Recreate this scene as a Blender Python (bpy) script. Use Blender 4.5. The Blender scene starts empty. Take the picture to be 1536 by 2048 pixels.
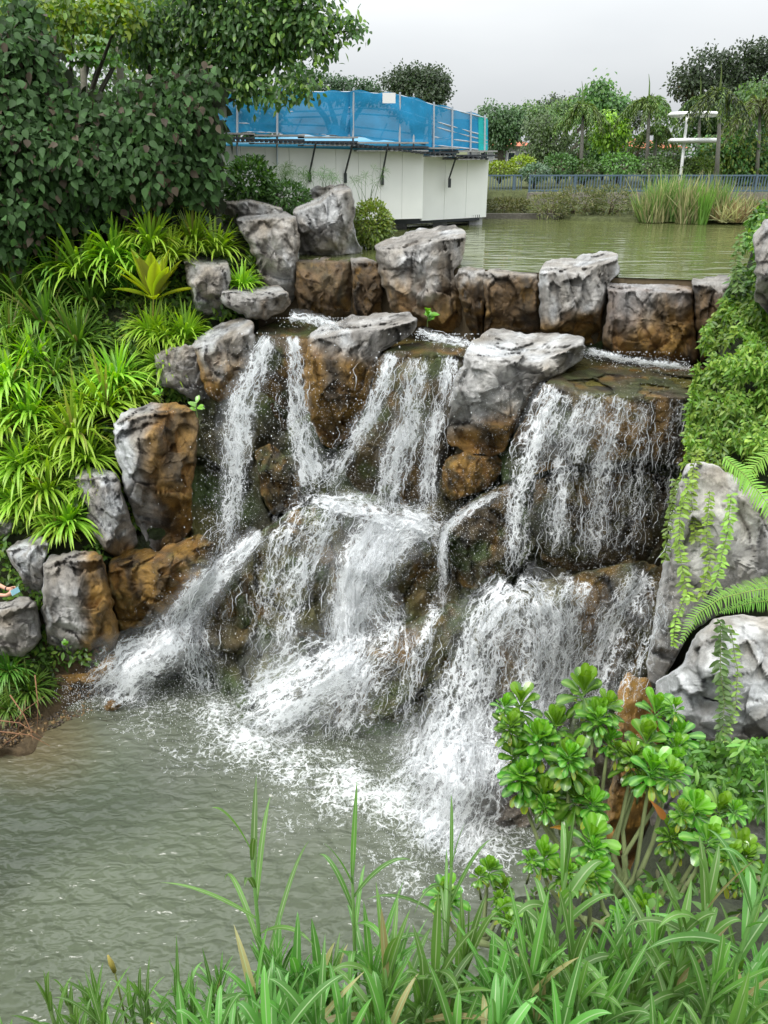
import bpy, math, random
import numpy as np
from mathutils import Vector
R = math.radians
rng = np.random.default_rng(7)
random.seed(7)
SC = bpy.context.scene
COL = SC.collection

# ------------------------------------------------------------------ camera, world, sun, exposure
F, CX, CY, H, PITCH = 1539.0, 768.0, 1024.0, 12.0, R(25.2)
cd = bpy.data.cameras.new('camera'); cam = bpy.data.objects.new('camera', cd); COL.objects.link(cam)
cam.location = (0, 0, H); cam.rotation_euler = (R(90) - PITCH, 0, 0)
cd.sensor_fit = 'VERTICAL'; cd.sensor_height = 24; cd.lens = 24 * F / 2048; cd.clip_end = 2000; cd.clip_start = 0.05
SC.camera = cam
w = bpy.data.worlds.new('World'); SC.world = w; w.use_nodes = True
nt = w.node_tree; N_ = nt.nodes; L_ = nt.links; N_.clear()
out = N_.new('ShaderNodeOutputWorld'); bg = N_.new('ShaderNodeBackground'); L_.new(bg.outputs[0], out.inputs[0])
sky = N_.new('ShaderNodeTexSky'); sky.sky_type = 'NISHITA'; sky.sun_disc = False
sky.sun_elevation = R(58); sky.sun_rotation = R(-40); sky.dust_density = 4; sky.air_density = 1
hsv = N_.new('ShaderNodeHueSaturation'); hsv.inputs['Saturation'].default_value = 0.12; L_.new(sky.outputs[0], hsv.inputs['Color'])
tc = N_.new('ShaderNodeTexCoord'); mp = N_.new('ShaderNodeMapping'); mp.inputs['Scale'].default_value = (1, 1, 3.0)
L_.new(tc.outputs['Generated'], mp.inputs[0])
no = N_.new('ShaderNodeTexNoise'); no.inputs['Scale'].default_value = 1.6; no.inputs['Detail'].default_value = 5; L_.new(mp.outputs[0], no.inputs[0])
rp = N_.new('ShaderNodeValToRGB'); rp.color_ramp.elements[0].position = .3; rp.color_ramp.elements[1].position = .72
rp.color_ramp.elements[0].color = (6.6, 7.0, 7.35, 1); rp.color_ramp.elements[1].color = (8.3, 8.6, 8.8, 1); L_.new(no.outputs[0], rp.inputs[0])
mx = N_.new('ShaderNodeMix'); mx.data_type = 'RGBA'; mx.inputs[0].default_value = 0.88   # an overcast cloud layer over the sky
L_.new(hsv.outputs[0], mx.inputs[6]); L_.new(rp.outputs[0], mx.inputs[7]); 
sx = N_.new('ShaderNodeSeparateXYZ'); L_.new(tc.outputs['Generated'], sx.inputs[0])            # an overcast sky is brightest overhead
ma = N_.new('ShaderNodeMath'); ma.operation = 'MULTIPLY_ADD'; ma.use_clamp = False; L_.new(sx.outputs[2], ma.inputs[0]); ma.inputs[1].default_value = 2.1; ma.inputs[2].default_value = .60
mb_ = N_.new('ShaderNodeMath'); mb_.operation = 'MAXIMUM'; L_.new(ma.outputs[0], mb_.inputs[0]); mb_.inputs[1].default_value = .5
vs = N_.new('ShaderNodeVectorMath'); vs.operation = 'SCALE'; L_.new(mx.outputs[2], vs.inputs[0]); L_.new(mb_.outputs[0], vs.inputs['Scale']); L_.new(vs.outputs[0], bg.inputs[0])
bg.inputs[1].default_value = 0.09
sd = bpy.data.lights.new('sun', 'SUN'); sd.energy = 1.5; sd.angle = R(18); sd.color = (1, .97, .92)
sun = bpy.data.objects.new('sun', sd); COL.objects.link(sun); sun.rotation_euler = (R(32), 0, R(-40))
SC.view_settings.view_transform = 'Standard'; SC.view_settings.look = 'None'; SC.view_settings.exposure = 0.66; SC.view_settings.gamma = 1
SC.cycles.transparent_max_bounces = 24; SC.cycles.max_bounces = 6; SC.cycles.use_denoising = True

# ------------------------------------------------------------------ optics: a photo pixel and a distance give a place in the world
sp, cp = math.sin(PITCH), math.cos(PITCH)
def P(px, py, Y):
    px, py, Y = np.broadcast_arrays(np.asarray(px, float), np.asarray(py, float), np.asarray(Y, float))
    dy = cp + sp * (CY - py) / F; dz = -sp + cp * (CY - py) / F; t = Y / dy
    return np.stack([(px - CX) / F * t, Y, H + dz * t], -1)
def Yz(py, z):
    py = np.asarray(py, float); dy = cp + sp * (CY - py) / F; dz = -sp + cp * (CY - py) / F
    return (z - H) / dz * dy
def Pf(px, py, f):
    py = np.asarray(py, float); return P(px, py, f * (cp + sp * (CY - py) / F))
def mpp(Y, py):                                   # metres per photo pixel
    return Y / (cp + sp * (CY - py) / F) / F

# ------------------------------------------------------------------ noise
def _h(i, s):
    n = (i[..., 0].astype(np.int64) * 374761393 + i[..., 1].astype(np.int64) * 668265263 + i[..., 2].astype(np.int64) * 2147483647 + s * 974634777) & 0xffffffff
    n = ((n ^ (n >> 13)) * 1274126177) & 0xffffffff; n = ((n ^ (n >> 16)) * 2246822519) & 0xffffffff
    return ((n ^ (n >> 15)) & 0xffffff) / float(0xffffff)
def vn(Pn, s=0):
    i = np.floor(Pn); f = Pn - i; i = i.astype(np.int64); f = f * f * (3 - 2 * f); r = 0
    for a in (0, 1):
        for b in (0, 1):
            for c in (0, 1):
                wt = (f[..., 0] if a else 1 - f[..., 0]) * (f[..., 1] if b else 1 - f[..., 1]) * (f[..., 2] if c else 1 - f[..., 2])
                r = r + wt * _h(i + np.array([a, b, c]), s)
    return r * 2 - 1
def fbm(Pn, s=0, o=4):
    r = 0; a = 1.; t = 0
    for k in range(o):
        r = r + a * vn(Pn * 2 ** k + 17.3 * k, s + k); t += a; a *= .5
    return r / t
def voro(Pn, s=0):
    i = np.floor(Pn).astype(np.int64); f1 = np.full(Pn.shape[:-1], 9.); f2 = f1.copy(); v = np.zeros_like(Pn); idd = np.zeros_like(i)
    for a in (-1, 0, 1):
        for b in (-1, 0, 1):
            for c in (-1, 0, 1):
                j = i + np.array([a, b, c]); q = j + np.stack([_h(j, s), _h(j, s + 1), _h(j, s + 2)], -1)
                d = Pn - q; l = np.linalg.norm(d, axis=-1); m = l < f1
                f2 = np.where(m, f1, np.minimum(f2, l)); f1 = np.where(m, l, f1)
                v = np.where(m[..., None], d, v); idd = np.where(m[..., None], j, idd)
    return v, idd, f1, f2
def facet(Pn, s=0):
    """angular chipped-stone relief: every cell is its own tilted plane"""
    v, j, f1, f2 = voro(Pn, s)
    g = np.stack([_h(j, s + 5), _h(j, s + 6), _h(j, s + 7)], -1) * 2 - 1
    e = np.clip((f2 - f1) / .16, 0, 1)
    return (v * g).sum(-1) + .35 * (_h(j, s + 9) - .5), e
def ss(a, b, x):
    t = np.clip((x - a) / (b - a), 0, 1); return t * t * (3 - 2 * t)
def lerp(a, b, t):
    t = np.asarray(t)[..., None]; return np.asarray(a) * (1 - t) + np.asarray(b) * t

# ------------------------------------------------------------------ mesh building
def mk(name, v, f, mat=None, parent=None, col=None, smooth=True, uv=None, attrs=None):
    v = np.asarray(v, float).reshape(-1, 3); me = bpy.data.meshes.new(name)
    if not isinstance(f, list): f = [f]
    f = [np.asarray(a, np.int64) for a in f if len(a)]
    loops = np.concatenate([a.ravel() for a in f]); tot = np.concatenate([np.full(len(a), a.shape[1]) for a in f])
    st = np.concatenate([[0], np.cumsum(tot)[:-1]])
    me.vertices.add(len(v)); me.vertices.foreach_set('co', v.ravel())
    me.loops.add(len(loops)); me.loops.foreach_set('vertex_index', loops.astype(np.int32))
    me.polygons.add(len(tot)); me.polygons.foreach_set('loop_start', st.astype(np.int32)); me.polygons.foreach_set('loop_total', tot.astype(np.int32))
    me.polygons.foreach_set('use_smooth', np.full(len(tot), smooth))
    if col is not None:
        c = np.asarray(col, float).reshape(-1, np.asarray(col).shape[-1])
        if c.shape[1] == 3: c = np.concatenate([c, np.zeros((len(c), 1))], 1)
        a = me.attributes.new('Col', 'FLOAT_COLOR', 'POINT'); a.data.foreach_set('color', c.ravel())
    if attrs:
        for k, x in attrs.items():
            a = me.attributes.new(k, 'FLOAT', 'POINT'); a.data.foreach_set('value', np.asarray(x, float).ravel())
    if uv is not None:
        u = me.uv_layers.new(name='flow'); u.data.foreach_set('uv', np.asarray(uv, float).reshape(-1, 2)[loops].ravel())
    me.update(calc_edges=True); me.validate()
    if mat: me.materials.append(mat)
    o = bpy.data.objects.new(name, me); COL.objects.link(o)
    if parent: o.parent = parent
    return o
def tag(o, label=None, cat=None, group=None, kind=None):
    if label: o['label'] = label
    if cat: o['category'] = cat
    if group: o['group'] = group
    if kind: o['kind'] = kind
    return o
def empty(name, loc, label, cat, group=None):
    o = bpy.data.objects.new(name, None); COL.objects.link(o); o.location = [float(a) for a in loc]; o.empty_display_size = .1
    return tag(o, label, cat, group)
def gridf(nu, nv, wrapu=False):
    a = np.arange(nu * nv).reshape(nu, nv)
    b = np.roll(a, -1, 0) if wrapu else a
    A = a if wrapu else a[:-1]; B = b if wrapu else a[1:]
    return np.stack([A[:, :-1], B[:, :-1], B[:, 1:], A[:, 1:]], -1).reshape(-1, 4)
class MB:
    """collects pieces of one mesh"""
    def __init__(s): s.v = []; s.f = {}; s.c = []; s.n = 0
    def add(s, v, f, c=None):
        v = np.asarray(v, float).reshape(-1, 3)
        for a in (f if isinstance(f, list) else [f]):
            a = np.asarray(a); s.f.setdefault(a.shape[1], []).append(a + s.n)
        s.v.append(v); s.c.append(np.broadcast_to(np.asarray(c if c is not None else (.5, .5, .5), float), v.shape)); s.n += len(v)
    def box(s, c, d, rz=0, col=None, rx=0):
        x = np.array([[a, b, e] for a in (-.5, .5) for b in (-.5, .5) for e in (-.5, .5)]) * np.array(d)
        if rx: x = x @ np.array([[1, 0, 0], [0, math.cos(rx), -math.sin(rx)], [0, math.sin(rx), math.cos(rx)]]).T
        x = x @ np.array([[math.cos(rz), -math.sin(rz), 0], [math.sin(rz), math.cos(rz), 0], [0, 0, 1]]).T
        s.add(x + np.array(c), np.array([[0, 1, 3, 2], [4, 6, 7, 5], [0, 4, 5, 1], [2, 3, 7, 6], [0, 2, 6, 4], [1, 5, 7, 3]]), col)
    def tube(s, pts, rad, n=6, col=None):
        pts = np.asarray(pts, float); m = len(pts); rad = np.broadcast_to(np.asarray(rad, float), (m,))
        t = np.gradient(pts, axis=0); t /= np.linalg.norm(t, axis=1)[:, None] + 1e-9
        ref = np.where(np.abs(t[:, 2:3]) > .9, [[1., 0, 0]], [[0, 0, 1.]]); u = np.cross(t, ref); u /= np.linalg.norm(u, axis=1)[:, None] + 1e-9; q = np.cross(t, u)
        th = np.arange(n) / n * 2 * np.pi
        v = pts[None] + rad[None, :, None] * (np.cos(th)[:, None, None] * u[None] + np.sin(th)[:, None, None] * q[None])
        f = gridf(n, m, True); cap = [[i * m for i in range(n)][::-1], [i * m + m - 1 for i in range(n)]]
        s.add(v.reshape(-1, 3), [f], col)
        s.f.setdefault(n, []).append(np.array(cap) + s.n - n * m)
    def build(s, name, mat, parent=None, smooth=False, **k):
        return mk(name, np.concatenate(s.v), [np.concatenate(a) for a in s.f.values()], mat, parent, np.concatenate(s.c), smooth, **k)

# ------------------------------------------------------------------ materials
def newmat(name):
    m = bpy.data.materials.new(name); m.use_nodes = True; n = m.node_tree.nodes; n.clear(); return m, n, m.node_tree.links
def nd(n, t, **k):
    x = n.new('ShaderNode' + t)
    for a, b in k.items():
        if a in ('operation', 'data_type', 'blend_type', 'attribute_name', 'feature', 'noise_dimensions', 'uv_map', 'noise_type'): setattr(x, a, b)
        else: x.inputs[a.replace('_', ' ')].default_value = b
    return x
def math_(n, l, op, a, b=None, clamp=False):
    x = n.new('ShaderNodeMath'); x.operation = op; x.use_clamp = clamp
    for i, q in enumerate((a, b)):
        if q is None: continue
        if hasattr(q, 'links'): l.new(q, x.inputs[i])
        else: x.inputs[i].default_value = q
    return x.outputs[0]
def vmul(n, l, c, f):
    x = n.new('ShaderNodeVectorMath'); x.operation = 'SCALE'; l.new(c, x.inputs[0]); l.new(f, x.inputs['Scale']); return x.outputs[0]
def rockmat(name, scale=1., bump=.7):
    m, n, l = newmat(name); o = nd(n, 'OutputMaterial'); b = nd(n, 'BsdfPrincipled'); l.new(b.outputs[0], o.inputs[0])
    at = nd(n, 'Attribute', attribute_name='Col'); g = nd(n, 'NewGeometry')
    n1 = nd(n, 'TexNoise', Scale=2.2 * scale, Detail=9., Roughness=.68); n2 = nd(n, 'TexNoise', Scale=14. * scale, Detail=6., Roughness=.7)
    n3 = nd(n, 'TexNoise', Scale=1.3 * scale, Detail=4., Distortion=.6)
    for q in (n1, n2, n3): l.new(g.outputs['Position'], q.inputs['Vector'])
    # warped cracks
    wv = n.new('ShaderNodeVectorMath'); wv.operation = 'MULTIPLY_ADD'; l.new(n1.outputs['Color'], wv.inputs[0]); wv.inputs[1].default_value = (1.1, 1.1, .9); l.new(g.outputs['Position'], wv.inputs[2])
    vo = nd(n, 'TexVoronoi', feature='DISTANCE_TO_EDGE', Scale=1.5 * scale); l.new(wv.outputs[0], vo.inputs['Vector'])
    vo2 = nd(n, 'TexVoronoi', feature='DISTANCE_TO_EDGE', Scale=4.2 * scale); l.new(wv.outputs[0], vo2.inputs['Vector'])
    cr = math_(n, l, 'MULTIPLY', vo.outputs[0], 34., True); cr2 = math_(n, l, 'MULTIPLY_ADD', vo2.outputs[0], 9.); cr2.node.inputs[2].default_value = .45; cr2.node.use_clamp = True
    gate = math_(n, l, 'MULTIPLY_ADD', n3.outputs[0], 9.); gate.node.inputs[2].default_value = -4.0; gate.node.use_clamp = True; crg = math_(n, l, 'MAXIMUM', cr, gate)
    v = math_(n, l, 'MULTIPLY_ADD', n1.outputs[0], 1.7); v.node.inputs[2].default_value = .15
    v2 = math_(n, l, 'MULTIPLY_ADD', n2.outputs[0], .9); v2.node.inputs[2].default_value = .55
    t = math_(n, l, 'MULTIPLY', v, v2); c1 = math_(n, l, 'MULTIPLY_ADD', crg, .4); c1.node.inputs[2].default_value = .6
    t = math_(n, l, 'MULTIPLY', t, c1); c2 = math_(n, l, 'MULTIPLY_ADD', cr2, .12); c2.node.inputs[2].default_value = .88; t = math_(n, l, 'MULTIPLY', t, c2)
    l.new(vmul(n, l, at.outputs['Color'], t), b.inputs['Base Color'])
    ro = math_(n, l, 'MULTIPLY_ADD', at.outputs['Alpha'], -.62); ro.node.inputs[2].default_value = .92; l.new(ro, b.inputs['Roughness'])
    hh = math_(n, l, 'MULTIPLY_ADD', crg, .22); hh2 = math_(n, l, 'MULTIPLY_ADD', n1.outputs[0], 1.2); l.new(math_(n, l, 'MULTIPLY', n2.outputs[0], .42), hh2.node.inputs[2]); l.new(hh2, hh.node.inputs[2])
    hz = math_(n, l, 'MULTIPLY_ADD', cr2, .12); l.new(hh, hz.node.inputs[2])
    bp = nd(n, 'Bump', Strength=bump, Distance=.22 / scale); l.new(hz, bp.inputs['Height']); l.new(bp.outputs[0], b.inputs['Normal'])
    return m
def leafmat(name, rough=.42, transl=.35, spec=.5, bump=False):
    m, n, l = newmat(name); o = nd(n, 'OutputMaterial'); b = nd(n, 'BsdfPrincipled', Roughness=rough); b.inputs['Specular IOR Level'].default_value = spec
    at = nd(n, 'Attribute', attribute_name='Col'); oi = nd(n, 'ObjectInfo'); hs = nd(n, 'HueSaturation')
    h1 = math_(n, l, 'MULTIPLY_ADD', oi.outputs['Random'], .03); h1.node.inputs[2].default_value = .485; l.new(h1, hs.inputs['Hue'])
    h2 = math_(n, l, 'MULTIPLY_ADD', oi.outputs['Random'], .4); h2.node.inputs[2].default_value = .8; l.new(h2, hs.inputs['Value'])
    l.new(at.outputs['Color'], hs.inputs['Color']); l.new(hs.outputs[0], b.inputs['Base Color'])
    tr = nd(n, 'BsdfTranslucent'); mm = nd(n, 'HueSaturation', Saturation=1.15, Value=1.3); mm.inputs['Hue'].default_value = .49; l.new(hs.outputs[0], mm.inputs['Color']); l.new(mm.outputs[0], tr.inputs[0])
    mi = nd(n, 'MixShader'); mi.inputs[0].default_value = transl; l.new(b.outputs[0], mi.inputs[1]); l.new(tr.outputs[0], mi.inputs[2]); l.new(mi.outputs[0], o.inputs[0])
    return m
def plain(name, c, rough=.6, metal=0, noise=.25, scale=6., alpha=None, attr=False):
    m, n, l = newmat(name); o = nd(n, 'OutputMaterial'); b = nd(n, 'BsdfPrincipled', Roughness=rough, Metallic=metal)
    g = nd(n, 'NewGeometry'); q = nd(n, 'TexNoise', Scale=scale, Detail=6.); l.new(g.outputs['Position'], q.inputs['Vector'])
    t = math_(n, l, 'MULTIPLY_ADD', q.outputs[0], 2 * noise); t.node.inputs[2].default_value = 1 - noise
    if attr: src = nd(n, 'Attribute', attribute_name='Col').outputs['Color']
    else: r = nd(n, 'RGB'); r.outputs[0].default_value = (*c, 1); src = r.outputs[0]
    l.new(vmul(n, l, src, t), b.inputs['Base Color'])
    if alpha is not None:
        tr = nd(n, 'BsdfTransparent'); mi = nd(n, 'MixShader'); mi.inputs[0].default_value = alpha; l.new(tr.outputs[0], mi.inputs[1]); l.new(b.outputs[0], mi.inputs[2]); l.new(mi.outputs[0], o.inputs[0])
    else: l.new(b.outputs[0], o.inputs[0])
    return m
def foammat(name, soft):
    """white water: lacy foam that thins to nothing, pattern stretched along the flow"""
    m, n, l = newmat(name); o = nd(n, 'OutputMaterial'); b = nd(n, 'BsdfPrincipled', Roughness=.45); b.inputs['Base Color'].default_value = (.95, .97, .98, 1)
    tl = nd(n, 'BsdfTranslucent'); tl.inputs[0].default_value = (.9, .93, .95, 1); mt = nd(n, 'MixShader'); mt.inputs[0].default_value = .25; l.new(b.outputs[0], mt.inputs[1]); l.new(tl.outputs[0], mt.inputs[2])
    uv = nd(n, 'UVMap', uv_map='flow'); de = nd(n, 'Attribute', attribute_name='dens')
    g = nd(n, 'NewGeometry'); nw = nd(n, 'TexNoise', Scale=3.5, Detail=5.); l.new(g.outputs['Position'], nw.inputs['Vector'])
    def st(sx, sy, warp):
        v = n.new('ShaderNodeVectorMath'); v.operation = 'MULTIPLY'; l.new(uv.outputs[0], v.inputs[0]); v.inputs[1].default_value = (sx, sy, 0)
        q = n.new('ShaderNodeVectorMath'); q.operation = 'MULTIPLY_ADD'; l.new(nw.outputs['Color'], q.inputs[0]); q.inputs[1].default_value = (warp,) * 3; l.new(v.outputs[0], q.inputs[2]); return q.outputs[0]
    a = nd(n, 'TexNoise', Scale=1., Detail=6., Roughness=.65); l.new(st(7, 1.5, 1.2), a.inputs['Vector'])
    if soft:
        s_ = math_(n, l, 'MULTIPLY', a.outputs[0], .9); s_ = math_(n, l, 'ADD', s_, de.outputs['Fac']); s_ = math_(n, l, 'SUBTRACT', s_, .75); al = math_(n, l, 'MULTIPLY', s_, .75, True); al = math_(n, l, 'MULTIPLY', al, .62)
    else:
        T = math_(n, l, 'MULTIPLY', de.outputs['Fac'], math_(n, l, 'MULTIPLY_ADD', a.outputs[0], 5.2)); T.node.inputs[0].links[0].from_node
        x = T.node.inputs[1].links[0].from_node; x.inputs[2].default_value = -1.55
        als = []
        for sx_, sy_, wp_, g_, o_ in ((7.5, 2.6, 2.6, .34, -.05), (17, 6.5, 5., .30, -.12)):
            c = nd(n, 'TexVoronoi', feature='DISTANCE_TO_EDGE', Scale=1.); l.new(st(sx_, sy_, wp_), c.inputs['Vector'])
            q = math_(n, l, 'MULTIPLY_ADD', T, g_); q.node.inputs[2].default_value = o_; q = math_(n, l, 'SUBTRACT', q, c.outputs[0]); als.append(math_(n, l, 'MULTIPLY', q, 7., True))
        al = math_(n, l, 'MAXIMUM', als[0], als[1]); al = math_(n, l, 'MULTIPLY', al, .93)
    al = math_(n, l, 'MULTIPLY', al, math_(n, l, 'MULTIPLY', de.outputs['Fac'], 8., True))
    bp = nd(n, 'Bump', Strength=.6, Distance=.06); l.new(a.outputs[0], bp.inputs['Height']); l.new(bp.outputs[0], b.inputs['Normal'])
    tr = nd(n, 'BsdfTransparent'); mi = nd(n, 'MixShader'); l.new(al, mi.inputs[0]); l.new(tr.outputs[0], mi.inputs[1]); l.new(mt.outputs[0], mi.inputs[2]); l.new(mi.outputs[0], o.inputs[0])
    return m
def watermat(name, base, rip, strength, foam=False, rough=.06, dist=.05):
    m, n, l = newmat(name); o = nd(n, 'OutputMaterial'); b = nd(n, 'BsdfPrincipled', Roughness=rough, IOR=1.33)
    g = nd(n, 'NewGeometry'); mpn = n.new('ShaderNodeMapping'); mpn.inputs['Scale'].default_value = rip; l.new(g.outputs['Position'], mpn.inputs[0])
    a = nd(n, 'TexNoise', Scale=1., Detail=2., Roughness=.45, Distortion=.3); l.new(mpn.outputs[0], a.inputs['Vector'])
    c = nd(n, 'TexNoise', Scale=.35, Detail=3.); l.new(g.outputs['Position'], c.inputs['Vector'])
    at = nd(n, 'Attribute', attribute_name='Col')
    t = math_(n, l, 'MULTIPLY_ADD', c.outputs[0], .5); t.node.inputs[2].default_value = .75; src = vmul(n, l, at.outputs['Color'], t)
    bp = nd(n, 'Bump', Strength=strength, Distance=dist); l.new(a.outputs[0], bp.inputs['Height']); l.new(bp.outputs[0], b.inputs['Normal'])
    if foam:
        fo = nd(n, 'Attribute', attribute_name='dens')
        w1 = nd(n, 'TexNoise', Scale=3., Detail=4.); l.new(g.outputs['Position'], w1.inputs['Vector'])
        q = n.new('ShaderNodeVectorMath'); q.operation = 'MULTIPLY_ADD'; l.new(w1.outputs['Color'], q.inputs[0]); q.inputs[1].default_value = (.6,) * 3; l.new(g.outputs['Position'], q.inputs[2])
        x1 = nd(n, 'TexNoise', Scale=5.5, Detail=7., Roughness=.72); l.new(q.outputs[0], x1.inputs['Vector'])
        x2 = nd(n, 'TexVoronoi', feature='DISTANCE_TO_EDGE', Scale=7.); l.new(q.outputs[0], x2.inputs['Vector'])
        e = math_(n, l, 'MULTIPLY', x2.outputs[0], -5.); e = math_(n, l, 'ADD', e, 1., True)
        s_ = math_(n, l, 'MULTIPLY', x1.outputs[0], 1.5); s_ = math_(n, l, 'ADD', s_, math_(n, l, 'MULTIPLY', e, .35)); s_ = math_(n, l, 'ADD', s_, fo.outputs['Fac']); s_ = math_(n, l, 'SUBTRACT', s_, 1.5)
        al = math_(n, l, 'MULTIPLY', s_, 1.9, True)
        mxx = nd(n, 'Mix', data_type='RGBA'); l.new(al, mxx.inputs[0]); l.new(src, mxx.inputs[6]); fr_ = nd(n, 'ValToRGB'); fr_.color_ramp.elements[0].color = (.5, .53, .5, 1); fr_.color_ramp.elements[1].color = (.9, .92, .93, 1); fr_.color_ramp.elements[0].position = .38; fr_.color_ramp.elements[1].position = .58; l.new(x1.outputs[0], fr_.inputs[0]); l.new(fr_.outputs[0], mxx.inputs[7]); src = mxx.outputs[2]
        rr = math_(n, l, 'MULTIPLY_ADD', al, .5); rr.node.inputs[2].default_value = rough; l.new(rr, b.inputs['Roughness'])
    l.new(src, b.inputs['Base Color']); l.new(b.outputs[0], o.inputs[0]); return m

M = dict(
    rock=rockmat('rock', 1.), rock_near=rockmat('rock_near', 1.7, .5), cliff=rockmat('cliff', 1.1, .6),
    soil=rockmat('soil', 2.5, .8), leaf=leafmat('leaf'), leaf_gloss=leafmat('leaf_gloss', .24, .3, .6), leaf_dull=leafmat('leaf_dull', .55, .25, .2), grass=leafmat('grass', .45, .35, .45),
    bark=plain('bark', (.1, .08, .06), .9, attr=True, noise=.4, scale=12), paint=plain('painted_panel', (.82, .83, .79), .55, noise=.07, scale=1.4),
    steel=plain('scaffold_steel', (.42, .46, .5), .45, .3, .2), dark=plain('dark_metal', (.04, .045, .05), .5, .2, .3), board=plain('boards', (.3, .3, .29), .8, 0, .4),
    net=plain('safety_net', (.0, .22, .44), .7, 0, .25, 2.5, .9), net_green=plain('green_net', (.0, .42, .38), .7, 0, .2, 2.5, .85), roofblue=plain('curved_roof', (.03, .22, .36), .4, 0, .2),
    fence=plain('fence_paint', (.1, .15, .2), .5, .2, .15), tile=plain('roof_tile', (.5, .14, .07), .8, 0, .3), wall=plain('house_wall', (.35, .37, .4), .8), white=plain('white_enamel', (.78, .78, .76), .35, 0, .04),
    foam=foammat('white_water', False), mist=foammat('spray_veil', True), glass=plain('window_glass', (.03, .04, .05), .1), skin=plain('skin', (.52, .28, .19), .5, 0, .06), cloth=plain('cloth', (.08, .1, .16), .9), phone=plain('phone_case', (.3, .55, .62), .3, 0, .05),
    hair=plain('hair', (.015, .012, .01), .5), paved=plain('paving', (.3, .28, .25), .9))
_m, _n, _l = newmat('droplet'); _o = nd(_n, 'OutputMaterial'); _b = nd(_n, 'BsdfPrincipled', Roughness=.3); _b.inputs['Base Color'].default_value = (.9, .93, .95, 1); _t = nd(_n, 'BsdfTranslucent'); _x = nd(_n, 'MixShader'); _x.inputs[0].default_value = .45
_l.new(_b.outputs[0], _x.inputs[1]); _l.new(_t.outputs[0], _x.inputs[2]); _l.new(_x.outputs[0], _o.inputs[0]); M['drop'] = _m

# ------------------------------------------------------------------ surfaces: depth tables for the cliff and the banks
def smooth_interp(xs, ys, tab, px, py):
    xs, ys, tab = np.array(xs, float), np.array(ys, float), np.array(tab, float)
    px = np.clip(px, xs[0], xs[-1] - 1e-6); py = np.clip(py, ys[0], ys[-1] - 1e-6)
    i = np.clip(np.searchsorted(xs, px, 'right') - 1, 0, len(xs) - 2); j = np.clip(np.searchsorted(ys, py, 'right') - 1, 0, len(ys) - 2)
    u = (px - xs[i]) / (xs[i + 1] - xs[i]); v = (py - ys[j]) / (ys[j + 1] - ys[j])
    return (tab[j, i] * (1 - u) + tab[j, i + 1] * u) * (1 - v) + (tab[j + 1, i] * (1 - u) + tab[j + 1, i + 1] * u) * v
ZS = 4                                                                      # nearest rock surface along each line of sight, used to lay water on it
ZB = np.full((2300 // ZS, 1900 // ZS), 99.)                                # px from -100, py from -100
def zput(px, py, Y):
    i = ((np.asarray(py) + 100) / ZS).astype(int); j = ((np.asarray(px) + 100) / ZS).astype(int)
    k = (i >= 0) & (j >= 0) & (i < ZB.shape[0]) & (j < ZB.shape[1])
    np.minimum.at(ZB, (i[k], j[k]), np.asarray(Y)[k])
CXS = [40, 300, 500, 700, 850, 1000, 1150, 1300, 1500]
CYS = [640, 700, 750, 790, 900, 1000, 1060, 1150, 1250, 1350, 1450, 1560, 1700, 1800]
CT = [[22, 22, 22, 21.8, 21.4, 20.8, 19.8, 19.2, 18.8],
      [20.5, 20.3, 20.2, 19.8, 19.4, 19.0, 18.4, 18.0, 17.7],
      [19.6, 19.5, 19.4, 18.9, 18.3, 17.8, 17.3, 17.1, 17.0],
      [19, 19.0, 18.9, 18.3, 17.6, 17.0, 15.4, 15.2, 15.2],
      [18, 18.2, 18.6, 18.0, 17.4, 16.9, 15.7, 15.6, 15.5],
      [17.4, 17.6, 18.2, 17.4, 17.0, 16.6, 15.8, 15.8, 15.6],
      [16.8, 17.2, 17.6, 16.8, 16.5, 16.2, 15.6, 15.6, 15.2],
      [16.2, 16.7, 16.8, 16.3, 16.0, 15.8, 14.9, 14.9, 14.6],
      [15.8, 16.2, 16.0, 15.8, 15.4, 15.0, 14.1, 14.0, 13.8],
      [15.4, 15.4, 15.2, 15.1, 14.7, 14.2, 13.4, 13.2, 13.0],
      [16.0, 15.6, 14.3, 14.0, 13.8, 13.3, 12.6, 12.4, 12.2],
      [15.5, 15.0, 13.6, 13.3, 12.9, 12.4, 11.9, 11.7, 11.4],
      [15, 14.5, 13, 11.8, 11.6, 11.5, 11.1, 10.9, 10.8],
      [15, 14, 12.6, 11.2, 10.7, 10.7, 10.4, 10.2, 10.0]]
def cliffY(px, py): return smooth_interp(CXS, CYS, CT, px, py)
GREY = np.array([.35, .325, .29]); PALE = np.array([.53, .52, .50]); OCH = np.array([.32, .18, .04]); DK = np.array([.035, .032, .028]); MOSS = np.array([.075, .115, .035]); BROWN = np.array([.105, .075, .04]); SOILC = np.array([.13, .09, .045])
_s = 5; gx, gy = np.meshgrid(np.arange(60, 1500, _s), np.arange(650, 1800, _s))
Yc = cliffY(gx + 0., gy + 0.)
p0 = P(gx, gy, Yc); wp = p0 + .35 * np.stack([fbm(p0 * .8, 3, 3), fbm(p0 * .8, 13, 3), fbm(p0 * .8, 23, 3)], -1)
fa, ea = facet(wp * np.array([.75, .75, .45]), 31); fb, eb = facet(wp * np.array([2.1, 2.1, 1.4]), 41)
Yc = Yc + fa * 1.0 + fb * .25 + fbm(p0 * 3, 5, 4) * .12 + (1 - ea) * .15
pc = P(gx, gy, Yc); zput(gx.ravel(), gy.ravel(), Yc.ravel())
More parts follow.
